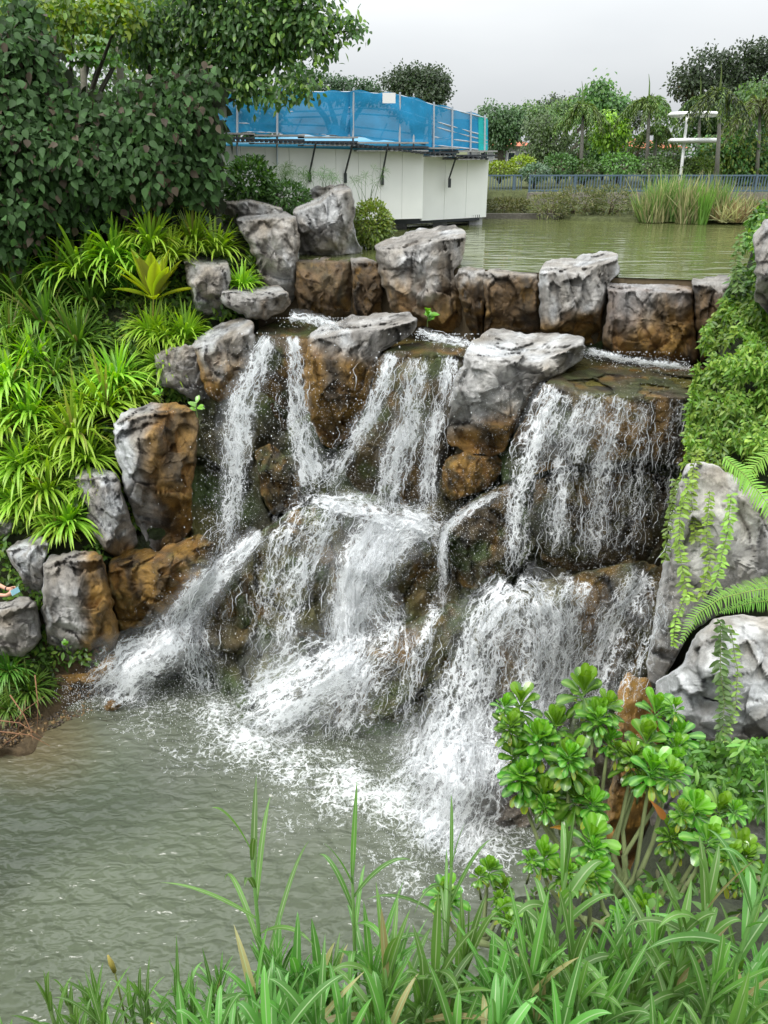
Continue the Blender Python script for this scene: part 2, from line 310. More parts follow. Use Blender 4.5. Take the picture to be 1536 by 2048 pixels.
m1 = ss(-.25, .35, fbm(p0 * .6, 71, 4)); m2 = ss(0, .45, fbm(p0 * .9 + 9, 81, 4)); cc = lerp(lerp(np.array([.095, .085, .04]), MOSS * 1.15, m1), OCH * .75, m2 * .35)
cc = lerp(cc, DK, .55 * ss(-.1, .4, fbm(p0 * 1.4 + 4, 91, 4)))
cc = np.concatenate([cc, np.full(cc.shape[:-1] + (1,), .95)], -1)
tag(mk('cliff', pc, gridf(*gx.shape), M['cliff'], col=cc), 'dark wet brown and green rock face behind the falling water', kind='structure')

# left bank
BXS = [-500, 0, 200, 400, 520]; BYS = [400, 500, 600, 750, 900, 1050, 1200, 1350, 1420, 1500, 1560, 1700]
BT = [[25, 25, 25, 25, 24.5], [22.6, 22.6, 22.4, 22, 21.6], [20.6, 20.6, 20.5, 20.2, 20.4], [18.3, 18.3, 18.6, 19.2, 22], [17.2, 17.2, 17.3, 18.8, 22],
      [16.4, 16.4, 16.6, 18.4, 22], [15.5, 15.6, 15.9, 18, 22], [14.6, 14.7, 15.3, 18, 20], [13.9, 14.1, 15.0, 17, 18], [12.8, 12.9, 14.0, 15.5, 16], [13.0, 13.0, 13.0, 13.1, 13.1], [12, 12, 12, 12, 12]]
def bankY(px, py): return smooth_interp(BXS, BYS, BT, px, py)
gx, gy = np.meshgrid(np.arange(-500, 521, 9), np.arange(400, 1700, 9)); Yb = bankY(gx + 0., gy + 0.); p0 = P(gx, gy, Yb); Yb = Yb + .3 * fbm(p0 * .9, 7, 4) + .1 * fbm(p0 * 4, 8, 3)
fr = ss(1130, 1330, gy + 60 * fbm(p0, 9, 3)); cc = lerp(np.array([.035, .045, .015]), SOILC, fr); cc = np.concatenate([cc, (fr * .35)[..., None]], -1)
tag(mk('hillside', P(gx, gy, Yb), gridf(*gx.shape), M['soil'], col=cc), 'planted earth bank left of the falls with orange mud at the waterline', kind='structure')

# ------------------------------------------------------------------ rocks
def rock(outline, Y, label, group='boulders framing the waterfall', th=.9, crest=None, och=None, white=.4, moss=0., dark=.25, grey=None, wet=0., near=False, seed=0, rough=1., step=3.4, boxy=3.2, lean=0., front=1., name='boulder', up=0., och2=None):
    o = np.array(outline, float); c = o.mean(0)
    # area centroid
    x, y = o[:, 0], o[:, 1]; x2, y2 = np.roll(x, -1), np.roll(y, -1); cr = x * y2 - x2 * y; A = cr.sum() / 2
    c = np.array([((x + x2) * cr).sum(), ((y + y2) * cr).sum()]) / (6 * A)
    # resample outline, slightly ragged
    q = np.vstack([o, o[:1]]); d = np.linalg.norm(np.diff(q, axis=0), axis=1); s = np.concatenate([[0], np.cumsum(d)]); n = max(48, int(s[-1] / step)); t = np.arange(n) / n * s[-1]
    b = np.stack([np.interp(t, s, q[:, 0]), np.interp(t, s, q[:, 1])], -1)
    for _ in range(1): b = (np.roll(b, 1, 0) + 2 * b + np.roll(b, -1, 0)) / 4
    k3 = np.stack([b[:, 0] / 26., b[:, 1] / 26., np.full(n, seed * 3.1)], -1); nr_ = (b - c) / (np.linalg.norm(b - c, axis=1)[:, None] + 1e-6)
    b = b + nr_ * (fbm(k3, 4, 4) * 7 * rough + 3 * rough * vn(k3 * 3.1, 8))[:, None]
    rad = np.linalg.norm(b - c, axis=1).mean(); nr = int(max(12, rad / step)); r = np.concatenate([[.0], (np.arange(1, nr + 1) / nr) ** .8])
    g = c + r[None, :, None] * (b - c)[:, None]                              # (n, nr+1, 2)
    px, py = g[..., 0], g[..., 1]; rr = np.broadcast_to(r, px.shape)
    m = mpp(Y, c[1]); thm = th
    prof = np.clip(1 - rr ** boxy, 0, 1) ** (1 / boxy)
    ymin, ymax = o[:, 1].min(), o[:, 1].max(); vv = (py - ymin) / (ymax - ymin)
    base = Y - thm * prof * front - lean * (vv - .5) * thm * 2
    if crest is not None:
        ca = np.array(crest, float); cy = np.interp(px, ca[:, 0], ca[:, 1]); dy_ = np.maximum(0, cy - py)
        zt = P(px, cy, Y - thm * .8)[..., 2] + up * dy_ * m
        top = Yz(np.minimum(py, 1e9), zt); top = np.where(py < cy, np.clip(top, Y - thm, Y + thm * 2.5), -99)
        kk = .12 * thm; base = np.where(py < cy, np.maximum(base, top), base)
    lr = np.random.default_rng(1000 + seed); xr, yr = (px - c[0]) / rad, (py - c[1]) / rad
    for k in range(11):                                                      # flat chips knocked off the block
        an = lr.uniform(0, 6.28); sl_ = lr.uniform(.5, 1.4) * thm; dd = lr.uniform(.25, .75); pl = Y - thm * lr.uniform(.93, 1.02) + sl_ * (xr * math.cos(an) + yr * math.sin(an) - dd); pl = pl if crest is None else np.where(py < cy - 2, -99, pl)
        base = np.maximum(base, np.minimum(pl, Y + .0 * pl))
    p0 = P(px, py, base); sc = 1 / max(.35, min(1.6, rad * m * 1.1)); q0 = p0 + seed * 11.7
    wp = q0 + .45 / sc * .28 * np.stack([fbm(q0 * sc * 1.2, 3, 3), fbm(q0 * sc * 1.2, 13, 3), fbm(q0 * sc * 1.2, 23, 3)], -1)
    fa, ea = facet(wp * sc * np.array([1.1, 1.1, .75]), 51 + seed); fb, eb = facet(wp * sc * np.array([2.8, 2.8, 2.0]), 61 + seed); fc, ec = facet(wp * sc * 6.5, 62 + seed)
    wgt = np.clip((1 - rr) * 5, 0, 1) * .8 + .2
    rid = 1 - np.abs(fbm(wp * sc * np.array([2.2, 2.2, 1.1]), 152, 4)) * 2
    disp = (fa * .5 + fb * .26 + fc * .05 - .12 * rid + .09 * fbm(q0 * sc * 4, 2, 4) + (1 - ea) * .06) / sc * .75 * rough
    Yf = base + disp * wgt * min(1, thm * 1.3)
    Yk = np.maximum(Y + thm * prof * .9, Yf) + .06 + .25 * prof
    pf = P(px, py, Yf); pk = P(px[:, ::-1][:, 1:], py[:, ::-1][:, 1:], Yk[:, ::-1][:, 1:])
    v = np.concatenate([pf, pk], 1); nn = v.shape[1]
    zput(px.ravel(), py.ravel(), Yf.ravel())
    # weathering
    nz = fbm(q0 * sc * 1.5, 101, 5); n2 = fbm(q0 * sc * np.array([3.2, 3.2, .9]), 111, 4); n3 = fbm(q0 * sc * np.array([2.2, 2.2, 1.0]) + 5, 121, 5)
    C = lerp((GREY if grey is None else np.array(grey)) * .92, PALE, white * ss(-.05, .45, n3 + .15))
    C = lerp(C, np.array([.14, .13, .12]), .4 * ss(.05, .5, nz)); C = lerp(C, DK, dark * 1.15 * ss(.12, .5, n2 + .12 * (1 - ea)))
    C = lerp(C, np.array([.66, .68, .69]), white * .9 * ss(.0, .3, fbm(wp * sc * np.array([1.8, 1.8, .8]) + 3, 131, 5)))
    C = lerp(C, np.array([.33, .27, .19]), .5 * ss(.0, .45, fbm(q0 * sc * 1.1 + 21, 161, 4)))
    W = np.full(px.shape, float(wet))
    if och is not None:
        ox, oy, oc, ow = och; k = ss(-1, 1, (ox * px + oy * py - oc) / ow + 1.4 * nz + .9 * n2)
        oc_ = lerp(OCH, BROWN, ss(-.1, .5, n3)); oc_ = lerp(oc_, np.array([.42, .22, .06]), .7 * ss(.1, .5, fb + n3))
        if och2 is not None: oc_ = lerp(lerp(np.array(och2) * 1.15, BROWN * .8, ss(-.2, .4, n3)), OCH, .6 * ss(.1, .5, fb + n3))
        oc_ = lerp(oc_, DK, .8 * ss(.05, .5, n2 - .2 * nz)); C = lerp(C, oc_, k); W = np.maximum(W, k * .75)
        if moss: C = lerp(C, MOSS, moss * k * ss(-.1, .35, fbm(q0 * 2 + 3, 141, 4)))
    elif moss: C = lerp(C, MOSS, moss * ss(-.15, .3, fbm(q0 * 2 + 3, 141, 4)))
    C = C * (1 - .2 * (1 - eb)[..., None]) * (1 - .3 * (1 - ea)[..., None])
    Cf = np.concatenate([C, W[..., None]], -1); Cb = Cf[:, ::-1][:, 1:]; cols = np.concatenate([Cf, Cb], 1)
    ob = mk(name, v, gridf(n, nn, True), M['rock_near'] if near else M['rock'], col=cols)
    return tag(ob, label, 'rock', group)
# pond-edge and left upper rocks
rock([(446,394),(478,384),(500,389),(534,379),(541,398),(556,402),(563,422),(560,450),(520,475),(480,470),(450,430)], 23.6, 'small layered grey boulder farthest back at the left end of the pond edge', th=.8, seed=1, crest=[(440,410),(500,402),(560,418)], dark=.2)
rock([(582,425),(592,405),(608,388),(632,374),(660,369),(690,369),(705,376),(708,400),(706,440),(712,475),(722,498),(716,513),(660,516),(600,514),(596,470),(590,440)], 22.4, 'tall grey boulder with smooth domed left shoulder standing in the upper pond', th=1.1, seed=2, crest=[(580,430),(640,408),(665,385),(710,380)], dark=.25, white=.5)
rock([(472,437),(495,428),(520,421),(575,420),(594,436),(600,480),(597,530),(594,590),(580,612),(545,600),(517,565),(512,520),(492,482),(478,462)], 21.4, 'upright pitted grey boulder left of the domed one beside pandan leaves', th=.9, seed=3, crest=[(470,446),(600,438)], dark=.2)
rock([(366,520),(378,508),(402,502),(434,512),(457,527),(463,562),(452,602),(448,640),(412,646),(392,624),(384,592),(372,560)], 20.2, 'blocky grey boulder right of the yellow bird nest fern', th=.8, seed=4, crest=[(366,528),(410,534),(460,534)], white=.5)
rock([(440,582),(450,566),(478,568),(500,578),(530,571),(560,570),(575,586),(581,606),(565,624),(532,640),(500,640),(470,622),(444,606)], 19.6, 'low grey boulder overhanging the first ledge with a dark stained right end', th=.8, seed=5, crest=[(440,588),(500,594),(580,590)], och=(.9,.6,875,40), dark=.35)
rock([(308,712),(330,698),(372,688),(408,700),(412,740),(420,800),(388,800),(345,782),(312,768)], 18.7, 'dark grey boulder with trailing creeper low on the left slope', th=.7, seed=6, dark=.5)
rock([(384,690),(410,664),(445,646),(490,634),(508,648),(512,690),(506,740),(492,780),(470,796),(440,806),(412,790),(398,750),(392,715)], 18.4, 'slanting boulder with a pale grey face over orange brown stain left of the first fall', th=.9, seed=7, och=(-.25,1,625,34), crest=[(384,705),(440,680),(512,655)], white=.7, dark=.4)
rock([(592,522),(620,514),(660,515),(702,518),(706,560),(704,600),(706,642),(670,642),(630,640),(600,628),(590,590)], 21.0, 'squared ochre brown block under the pond lip right of the pitted boulder', th=.8, seed=8, och=(0,1,520,14), boxy=5, crest=[(590,528),(706,526)], moss=.15, och2=(.15, .095, .045), white=.2)
rock([(702,520),(730,518),(757,522),(764,560),(764,610),(768,648),(742,654),(712,645),(704,600)], 20.7, 'narrow brown block wedged between the ochre block and the leaning boulder', th=.8, seed=9, och=(0,1,525,16), boxy=5, crest=[(700,528),(768,530)], och2=(.15, .095, .045), white=.2)
rock([(752,492),(772,480),(800,474),(835,460),(872,455),(912,453),(928,466),(931,498),(921,524),(913,542),(919,580),(930,640),(926,668),(890,670),(858,656),(806,646),(778,614),(765,570),(755,530)], 19.9, 'big leaning wedge boulder with white streaks rising above the pond edge', th=1.0, seed=10, och=(-.1,1,490,80), crest=[(750,505),(800,500),(880,484),(935,480)], white=.7, dark=.5, up=.4)
rock([(905,547),(918,535),(940,534),(968,540),(972,590),(968,640),(965,676),(945,668),(928,634),(915,590)], 19.0, 'narrow brown block with a pale vertical rib right of the wedge boulder', th=.7, seed=11, och=(0,1,560,30), boxy=5, crest=[(900,546),(972,548)], och2=(.15, .095, .045), white=.2)
rock([(966,542),(1000,538),(1040,540),(1076,545),(1082,600),(1080,662),(1040,668),(990,676),(966,668),(970,600)], 18.8, 'wide dark brown block with hollows left of the tilted grey boulder', th=.75, seed=12, och=(0,1,552,20), boxy=5, crest=[(966,550),(1082,554)], dark=.5, och2=(.15, .095, .045), white=.2)
rock([(1080,545),(1092,526),(1130,515),(1180,507),(1214,500),(1236,510),(1239,545),(1224,562),(1214,590),(1206,640),(1200,692),(1160,688),(1110,672),(1082,660),(1078,600)], 18.1, 'tilted pale grey boulder with a jutting top right corner on the pond edge', th=1.0, seed=13, och=(.1,1,745,26), crest=[(1080,552),(1160,544),(1240,524)], white=.65, dark=.2, up=.3)
rock([(1212,566),(1226,550),(1290,550),(1342,554),(1385,562),(1388,620),(1394,680),(1398,726),(1350,730),(1290,718),(1234,708),(1206,690),(1208,640),(1218,600)], 17.4, 'broad squared boulder with rosy grey top and dark brown foot on the pond edge', th=.9, seed=14, och=(.5,1,1270,60), boxy=4.5, crest=[(1210,586),(1300,584),(1390,590)], grey=(.3,.25,.22))
rock([(1386,556),(1440,552),(1490,554),(1510,600),(1500,700),(1450,730),(1400,726),(1390,650)], 17.1, 'dark brown block at the right end of the pond edge above the vines', th=.8, seed=15, och=(0,1,575,20), dark=.8, crest=[(1386,574),(1510,572)], och2=(.15, .095, .045), white=.2)
# ledges
LG = 'wet ledges the falls spill over'
rock([(506,676),(520,652),(560,640),(640,636),(700,640),(700,680),(650,700),(640,760),(632,840),(600,900),(540,900),(508,850),(500,780),(500,720)], 19.3, 'green stained ledge under the leftmost fall', LG, th=.6, seed=16, wet=1, moss=.75, och=(0,1,600,20), crest=[(500,670),(640,684)], boxy=6, rough=.5, och2=(.10, .075, .035))
rock([(755,712),(800,690),(860,680),(930,690),(960,700),(950,730),(920,800),(900,900),(880,1000),(820,1030),(740,1010),(690,950),(700,880),(735,800)], 17.5, 'green stained ledge between the fluted rock and the cap rock', LG, th=.7, seed=17, wet=1, moss=.7, och=(0,1,640,20), crest=[(740,706),(950,718)], boxy=6, rough=.5, och2=(.10, .075, .035))
rock([(1082,775),(1110,752),(1180,735),(1260,730),(1340,740),(1420,745),(1440,790),(1425,860),(1400,930),(1300,925),(1200,925),(1110,935),(1040,960),(1010,930),(1030,870),(1060,820)], 14.9, 'wide shelf of green and orange rock under the right hand curtain of water', LG, th=.7, seed=18, wet=1, moss=.55, och=(0,1,640,20), crest=[(1080,776),(1180,792),(1430,796)], boxy=6, rough=.55, lean=.15, och2=(.10, .075, .035))
# mid rocks
rock([(611,700),(622,668),(655,646),(700,632),(760,628),(818,624),(833,638),(829,662),(806,680),(770,690),(757,720),(748,762),(737,802),(718,850),(690,888),(662,900),(642,880),(622,845),(609,800),(605,745)], 17.7, 'fluted boulder dripping white over orange brown between the first two falls', th=.95, seed=19, och=(-.35,1,478,26), crest=[(608,690),(680,672),(770,662),(833,646)], white=.6, dark=.3, up=.2)
rock([(944,684),(972,658),(1010,659),(1058,665),(1112,664),(1166,674),(1173,690),(1169,716),(1122,748),(1086,768),(1062,800),(1042,842),(1026,872),(1010,902),(985,916),(940,906),(896,886),(893,850),(903,800),(910,760),(926,720)], 16.0, 'large cap rock with hollowed pale top and yellow brown base amid the falls', th=1.1, seed=20, och=(.25,1,1078,26), crest=[(925,724),(1000,728),(1080,724),(1172,694)], white=.9, dark=.08, grey=(.4,.385,.355), up=.15)
rock([(888,918),(915,906),(960,908),(1002,916),(1008,940),(985,970),(950,990),(906,1002),(884,985)], 16.2, 'small orange boulder tucked under the cap rock', th=.7, seed=21, och=(0,1,800,20), wet=.7, moss=.3)
rock([(892,1050),(920,1016),(960,990),(1010,968),(1056,985),(1068,1040),(1050,1100),(1015,1160),(950,1185),(905,1160),(886,1100)], 15.7, 'mossy green boulder below the small orange one', th=.9, seed=22, och=(0,1,800,20), wet=.8, moss=.9, och2=(.10, .075, .035))
rock([(1070,960),(1130,940),(1230,940),(1330,950),(1370,980),(1340,1060),(1320,1140),(1240,1150),(1150,1150),(1080,1120),(1060,1040)], 15.3, 'brown rock behind the right hand curtain of water', th=.7, seed=23, och=(0,1,800,20), wet=1, moss=.4, dark=.6, och2=(.10, .075, .035))
rock([(508,900),(540,890),(590,920),(618,985),(600,1020),(545,1030),(520,990)], 17.6, 'small olive boulder between the two left falls', th=.7, seed=24, och=(0,1,800,20), wet=.9, moss=.8, och2=(.10, .075, .035))
# lower boulders under the water
rock([(405,1290),(420,1210),(470,1130),(520,1066),(580,1022),(650,1000),(760,1012),(868,1040),(905,1100),(900,1180),(880,1240),(800,1280),(700,1310),(610,1350),(520,1370),(430,1350)], 16.2, 'broad domed boulder in mid fall with water sheeting over it', 'boulders under the falling water', th=1.2, seed=25, wet=1, moss=.9, och=(0,1,800,20), boxy=2.4, rough=.7, och2=(.13, .12, .05))
rock([(560,1420),(600,1350),(700,1290),(800,1250),(900,1205),(960,1210),(1000,1290),(1010,1400),(970,1480),(900,1540),(780,1560),(660,1530),(590,1480)], 14.9, 'low brown boulder at the centre foot of the falls', 'boulders under the falling water', th=1.3, seed=26, wet=1, moss=.7, och=(0,1,1100,20), boxy=2.6, rough=.7, dark=.5, och2=(.13, .12, .05))
rock([(940,1280),(980,1200),(1060,1165),(1180,1140),(1290,1120),(1350,1150),(1340,1300),(1290,1420),(1220,1520),(1100,1600),(1000,1560),(960,1440)], 13.7, 'large dark boulder under the right hand lower cascade', 'boulders under the falling water', th=1.2, seed=27, wet=1, moss=.3, och=(0,1,1100,20), boxy=2.6, rough=.7, dark=.5, och2=(.13, .12, .05))
rock([(880,1560),(940,1490),(1020,1500),(1080,1580),(1090,1680),(1040,1740),(960,1730),(900,1660)], 11.9, 'dark wet boulder in spray at the pool edge behind the broad-leaved shrub', 'boulders under the falling water', th=.8, seed=28, wet=1, dark=.7, grey=(.12,.1,.09), boxy=2.6, och2=(.13, .12, .05))
rock([(290,1330),(305,1290),(345,1262),(380,1270),(390,1310),(360,1345),(310,1350)], 15.2, 'small grey boulder splashed by the far left cascade', 'boulders under the falling water', th=.5, seed=29, wet=1, grey=(.16,.15,.13), boxy=2.4, och2=(.13, .12, .05))
rock([(205,1412),(220,1403),(236,1405),(242,1416),(228,1424),(210,1423)], 14.6, 'tiny brown rock breaking the pool surface at left', th=.25, seed=30, wet=1, och=(0,1,800,20))
# left column
rock([(226,850),(238,828),(270,813),(310,806),(352,805),(386,814),(396,842),(392,900),(385,980),(384,1060),(362,1086),(322,1102),(296,1092),(268,1040),(250,980),(234,920)], 16.9, 'tall boulder with white and black streaks on the left and orange brown right side', th=1.05, seed=31, och=(1,-.05,255,26), crest=[(226,850),(300,834),(396,826)], white=.95, dark=.65, boxy=4)
rock([(149,952),(172,938),(205,936),(232,944),(244,982),(262,1030),(276,1086),(245,1122),(205,1100),(182,1062),(172,1012),(155,982)], 16.5, 'cracked pale grey boulder leaning on the left of the tall streaked one', th=.8, seed=32, white=.7, dark=.45, crest=[(150,962),(240,962)], och=(0,1,1085,20))
rock([(222,1120),(262,1096),(320,1098),(400,1066),(430,1090),(420,1150),(370,1200),(330,1236),(290,1254),(240,1262),(226,1210),(212,1160)], 16.2, 'yellow brown wet boulder with a small pool hollow left of the spray', th=.9, seed=33, och=(0,1,900,20), wet=1, moss=.4, crest=[(212,1150),(300,1126),(430,1090)], boxy=4)
rock([(86,1128),(106,1110),(150,1100),(196,1102),(212,1136),(224,1196),(239,1268),(226,1300),(192,1330),(160,1352),(120,1342),(96,1292),(84,1222),(87,1164)], 15.4, 'upright boulder near the pool with white grey left half and rust right half', th=.95, seed=34, och=(1,.1,290,20), crest=[(86,1140),(140,1128),(212,1124)], white=.9, dark=.5, boxy=4)
rock([(10,1100),(38,1081),(80,1070),(99,1088),(92,1120),(88,1165),(80,1202),(58,1190),(38,1150)], 15.7, 'grey boulder with a bluish white flank above the outstretched hands', th=.6, seed=35, white=.8, crest=[(10,1104),(99,1094)])
rock([(-90,1222),(0,1204),(40,1192),(74,1202),(84,1244),(80,1288),(50,1312),(10,1314),(-90,1300)], 15.1, 'rounded grey boulder at the left edge below the outstretched hands', th=.8, seed=36, white=.3, crest=[(-90,1225),(84,1218)])
rock([(-20,1040),(10,1034),(36,1036),(34,1062),(14,1076),(-20,1070)], 16.4, 'small grey stone under pandan leaves at the left edge', th=.4, seed=37)
rock([(118,1350),(170,1352),(215,1310),(240,1300),(236,1350),(180,1370),(130,1372)], 15.0, 'low ochre stone at the foot of the white and rust boulder', th=.4, seed=38, och=(0,1,900,20), wet=1)
# right side
RG = 'pale boulders on the right bank'
rock([(1352,990),(1372,930),(1400,920),(1440,935),(1500,975),(1580,1010),(1640,1040),(1640,1190),(1560,1195),(1480,1215),(1420,1240),(1380,1265),(1345,1330),(1318,1368),(1296,1362),(1292,1330),(1308,1240),(1326,1120)], 9.3, 'tall pale slab with a sharp white left edge under hanging vines', RG, th=1.0, seed=39, near=True, white=.8, dark=.08, grey=(.42,.4,.365), boxy=3.6, rough=.8, step=4)
rock([(1308,1362),(1330,1350),(1362,1330),(1392,1268),(1430,1238),(1480,1228),(1560,1240),(1660,1250),(1660,1480),(1560,1500),(1440,1500),(1390,1470),(1370,1440),(1330,1420),(1312,1400)], 7.6, 'big pale grey boulder with a dark hollow underside below the arching fern', RG, th=.9, seed=40, near=True, white=.8, dark=.08, grey=(.42,.4,.365), crest=[(1310,1370),(1390,1300),(1440,1275),(1660,1290)], step=4, rough=.8, och=(0,1,1490,16))
rock([(1236,1378),(1256,1342),(1298,1362),(1318,1408),(1332,1500),(1306,1600),(1296,1740),(1240,1760),(1206,1680),(1222,1560),(1226,1450)], 8.6, 'rusty orange rock column behind the broad-leaved shrubs', RG, th=.6, seed=41, near=True, och=(0,1,800,20), step=4)
rock([(1318,1500),(1370,1480),(1420,1510),(1440,1580),(1430,1680),(1330,1720),(1300,1640)], 7.6, 'dark grey boulder between the rusty column and the pale boulder', RG, th=.5, seed=42, near=True, dark=.5, grey=(.15,.14,.13), step=4)
rock([(1385,1600),(1420,1576),(1500,1574),(1600,1590),(1680,1610),(1680,1800),(1560,1800),(1460,1720),(1400,1660)], 5.7, 'smooth near-white boulder at the lower right edge', RG, th=.6, seed=43, near=True, white=.7, dark=.05, grey=(.42,.4,.37), crest=[(1385,1625),(1680,1650)], step=4, rough=.6)
rock([(1508,470),(1530,440),(1600,430),(1640,520),(1640,620),(1540,640),(1512,600)], 11.0, 'grey boulder behind creepers at the upper right edge', RG, th=.6, seed=44, near=True)
# right bank body behind the vines
def soilsheet(name, xs, ys, tab, label, colr, sgx=12, amp=.25, kind='structure', flip=False):
    gx, gy = np.meshgrid(np.arange(xs[0], xs[-1] + 1, sgx), np.arange(ys[0], ys[-1] + 1, sgx)); Yy = smooth_interp(xs, ys, tab, gx + 0., gy + 0.); p = P(gx, gy, Yy); Yy = Yy + amp * fbm(p * 1.3, 77, 4)
    cc = np.broadcast_to(np.array([*colr, .1]), gx.shape + (4,)) * (1 + .3 * fbm(p * 2, 5, 3))[..., None]
    return tag(mk(name, P(gx, gy, Yy), gridf(*gx.shape), M['soil'], col=cc), label, kind=kind)
# right bank: column table following its leaning left boundary; u runs from that boundary to beyond the frame
RB = np.array([(392,1545),(440,1512),(520,1492),(600,1462),(660,1424),(720,1408),(800,1396),(900,1385),(960,1372),(1100,1345),(1250,1330),(1400,1330),(1560,1330),(1750,1250),(1900,1200)], float)
def rbY(u, py): return np.interp(py, [390, 500, 600, 750, 900, 1100, 1300, 1500, 1700, 1900], [13.5, 12.6, 12.0, 11.3, 10.6, 9.8, 8.8, 7.4, 6.2, 5.2]) + .9 * (1 - np.clip(u / 90., 0, 1)) ** 2 * 1.2 - np.clip(u - 90, 0, 600) / 600. * 2.2
uu, gy = np.meshgrid(np.concatenate([[0, 6, 14, 24], np.arange(36, 640, 14)]), np.arange(390, 1900, 14)); gx = np.interp(gy, RB[:, 0], RB[:, 1]) + uu + 6
Yr = rbY(uu, gy); p = P(gx, gy, Yr); Yr = Yr + .2 * fbm(p * 1.5, 78, 4)
front = P(gx, gy, Yr); back = front[:, :1] + np.array([4.5, 5.0, -.3]); allv = np.concatenate([back, front], 1)
cc = np.broadcast_to(np.array([.035, .045, .016, .1]), allv.shape[:-1] + (4,))
tag(mk('embankment', allv, gridf(*allv.shape[:2]), M['soil'], col=cc), 'steep right bank under creepers and ferns', kind='structure')

# ------------------------------------------------------------------ still water
def poly_sheet(name, pts, mat, label, kind='structure', col=(.1, .1, .05)):
    v = np.array(pts, float); c = np.broadcast_to(np.array([*col, 0.]), (len(v), 4))
    return tag(mk(name, v, np.arange(len(v))[None], mat, col=c, smooth=False), label, kind=kind)
PZ = H - 2.6
a, b = P(420, 520, 22.3), P(1540, 560, 17.1)
M['pondmat'] = watermat('pond', 0, (.8, 3.0, 1.), .7, rough=.05)
PE = [P(380, 520, 22.9), P(600, 540, 21.5), P(760, 540, 20.8), P(930, 540, 19.7), P(1080, 540, 18.9), P(1240, 540, 18.2), P(1400, 560, 17.8), P(1560, 560, 17.3)]
poly_sheet('pond_water', [(-30, 22.6, PZ)] + [(q[0], q[1] - .29, PZ) for q in PE] + [(16, 15.5, PZ), (40, 15.5, PZ), (40, 42, PZ), (-30, 42, PZ)], M['pondmat'], 'olive green upper pond with fine ripples behind the rock edge', col=(.10, .115, .04))
mb = MB()
pp = [P(380, 520, 22.9), P(600, 540, 21.5), P(760, 540, 20.8), P(930, 540, 19.7), P(1080, 540, 18.9), P(1240, 540, 18.2), P(1400, 560, 17.8), P(1560, 560, 17.3)]
for q, r_ in zip(pp[:-1], pp[1:]):
    d = r_ - q; L = math.hypot(d[0], d[1]); c = (q + r_) / 2; mb.box((c[0], c[1], PZ - 1.6), (L + .3, .5, 3.16), math.atan2(d[1], d[0]), (.12, .09, .05))
tag(mb.build('pond_wall', M['bark']), 'dark retaining wall just behind the pond edge rocks', kind='structure')
# shallow water on the ledge between the pond edge and the lips
lx = np.arange(480, 1461, 10.); tt = np.linspace(0, 1, 16)
lipY = np.interp(lx, [480, 640, 760, 960, 1080, 1430, 1460], [19.1, 18.9, 17.6, 17.0, 14.75, 14.6, 14.6]); lipY = lipY + .45; bkY = np.interp(lx, [480, 590, 760, 930, 1080, 1240, 1460], [20.3, 21.6, 20.6, 19.6, 18.8, 18.1, 17.6])
YY = lipY[:, None] * (1 - tt) + bkY[:, None] * tt; ZZ = 7.68
ang = (ZZ - H) / YY; pyy = CY - F * (ang * cp + sp) / (cp - ang * sp) if False else None
XX = (lx[:, None] - CX) / F * (YY * cp - (ZZ - H) * sp); pts = np.stack([XX, YY, np.full_like(XX, ZZ)], -1); pts[..., 2] += .03 * fbm(pts * 3, 3, 4)
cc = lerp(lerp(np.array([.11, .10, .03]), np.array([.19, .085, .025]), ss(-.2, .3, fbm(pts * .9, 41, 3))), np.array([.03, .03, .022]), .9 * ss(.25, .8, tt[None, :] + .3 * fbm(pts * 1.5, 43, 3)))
M['shallow'] = watermat('shallow', 0, (5, 5, 5.), .5, rough=.1)
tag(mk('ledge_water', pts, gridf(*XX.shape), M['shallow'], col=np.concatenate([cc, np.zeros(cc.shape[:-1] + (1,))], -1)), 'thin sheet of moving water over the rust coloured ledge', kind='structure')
# lower pool
gx1 = np.concatenate([np.arange(-1600, -100, 60), np.arange(-100, 1200, 6), np.arange(1200, 2200, 60)]); gy1 = np.concatenate([np.arange(1335, 1860, 6), np.arange(1860, 2900, 24)])
gx, gy = np.meshgrid(gx1 + 0., gy1 + 0.)
FOOT = [(150, 1405, 45, .6), (215, 1388, 60, .9), (280, 1380, 75, .9), (350, 1405, 95, .8), (430, 1430, 125, 1.), (500, 1480, 135, 1.), (590, 1530, 150, 1.), (690, 1570, 160, 1.), (790, 1610, 170, 1.), (880, 1650, 175, 1.), (960, 1690, 150, 1.), (830, 1740, 140, .75), (920, 1780, 110, .6), (1000, 1640, 100, .9), (480, 1560, 150, .42), (620, 1640, 150, .48), (740, 1700, 160, .5), (330, 1480, 130, .5), (300, 1430, 130, .7), (400, 1500, 150, .62), (560, 1620, 150, .5)]
dn = np.zeros_like(gx)
for x, y, r, i in FOOT: dn = np.maximum(dn, i * .86 * np.clip(1.12 - np.hypot(gx - x, (gy - y) * 1.15) / r, 0, 1))
base = P(gx, gy, Yz(gy, 0.)); dn = np.clip(dn + .25 * fbm(base * 1.1, 61, 3) * (dn > 0), 0, 1)
base[..., 2] += dn * (.10 * fbm(base * 3.2, 62, 4) + .10) + .02 * fbm(base * np.array([1.5, 2.6, 1]), 63, 3)
mud = ss(1.2, 0, np.hypot(gx - 60, (gy - 1470) * 1.2) / 170.)
cc = lerp(np.array([.104, .122, .082]), np.array([.15, .115, .06]), mud * .8); cc = lerp(cc, np.array([.13, .14, .11]), ss(.0, .4, dn) * .6); 
M['poolmat'] = watermat('pool', 0, (2.6, 4.6, 1.), 1., foam=True, rough=.08, dist=.14)
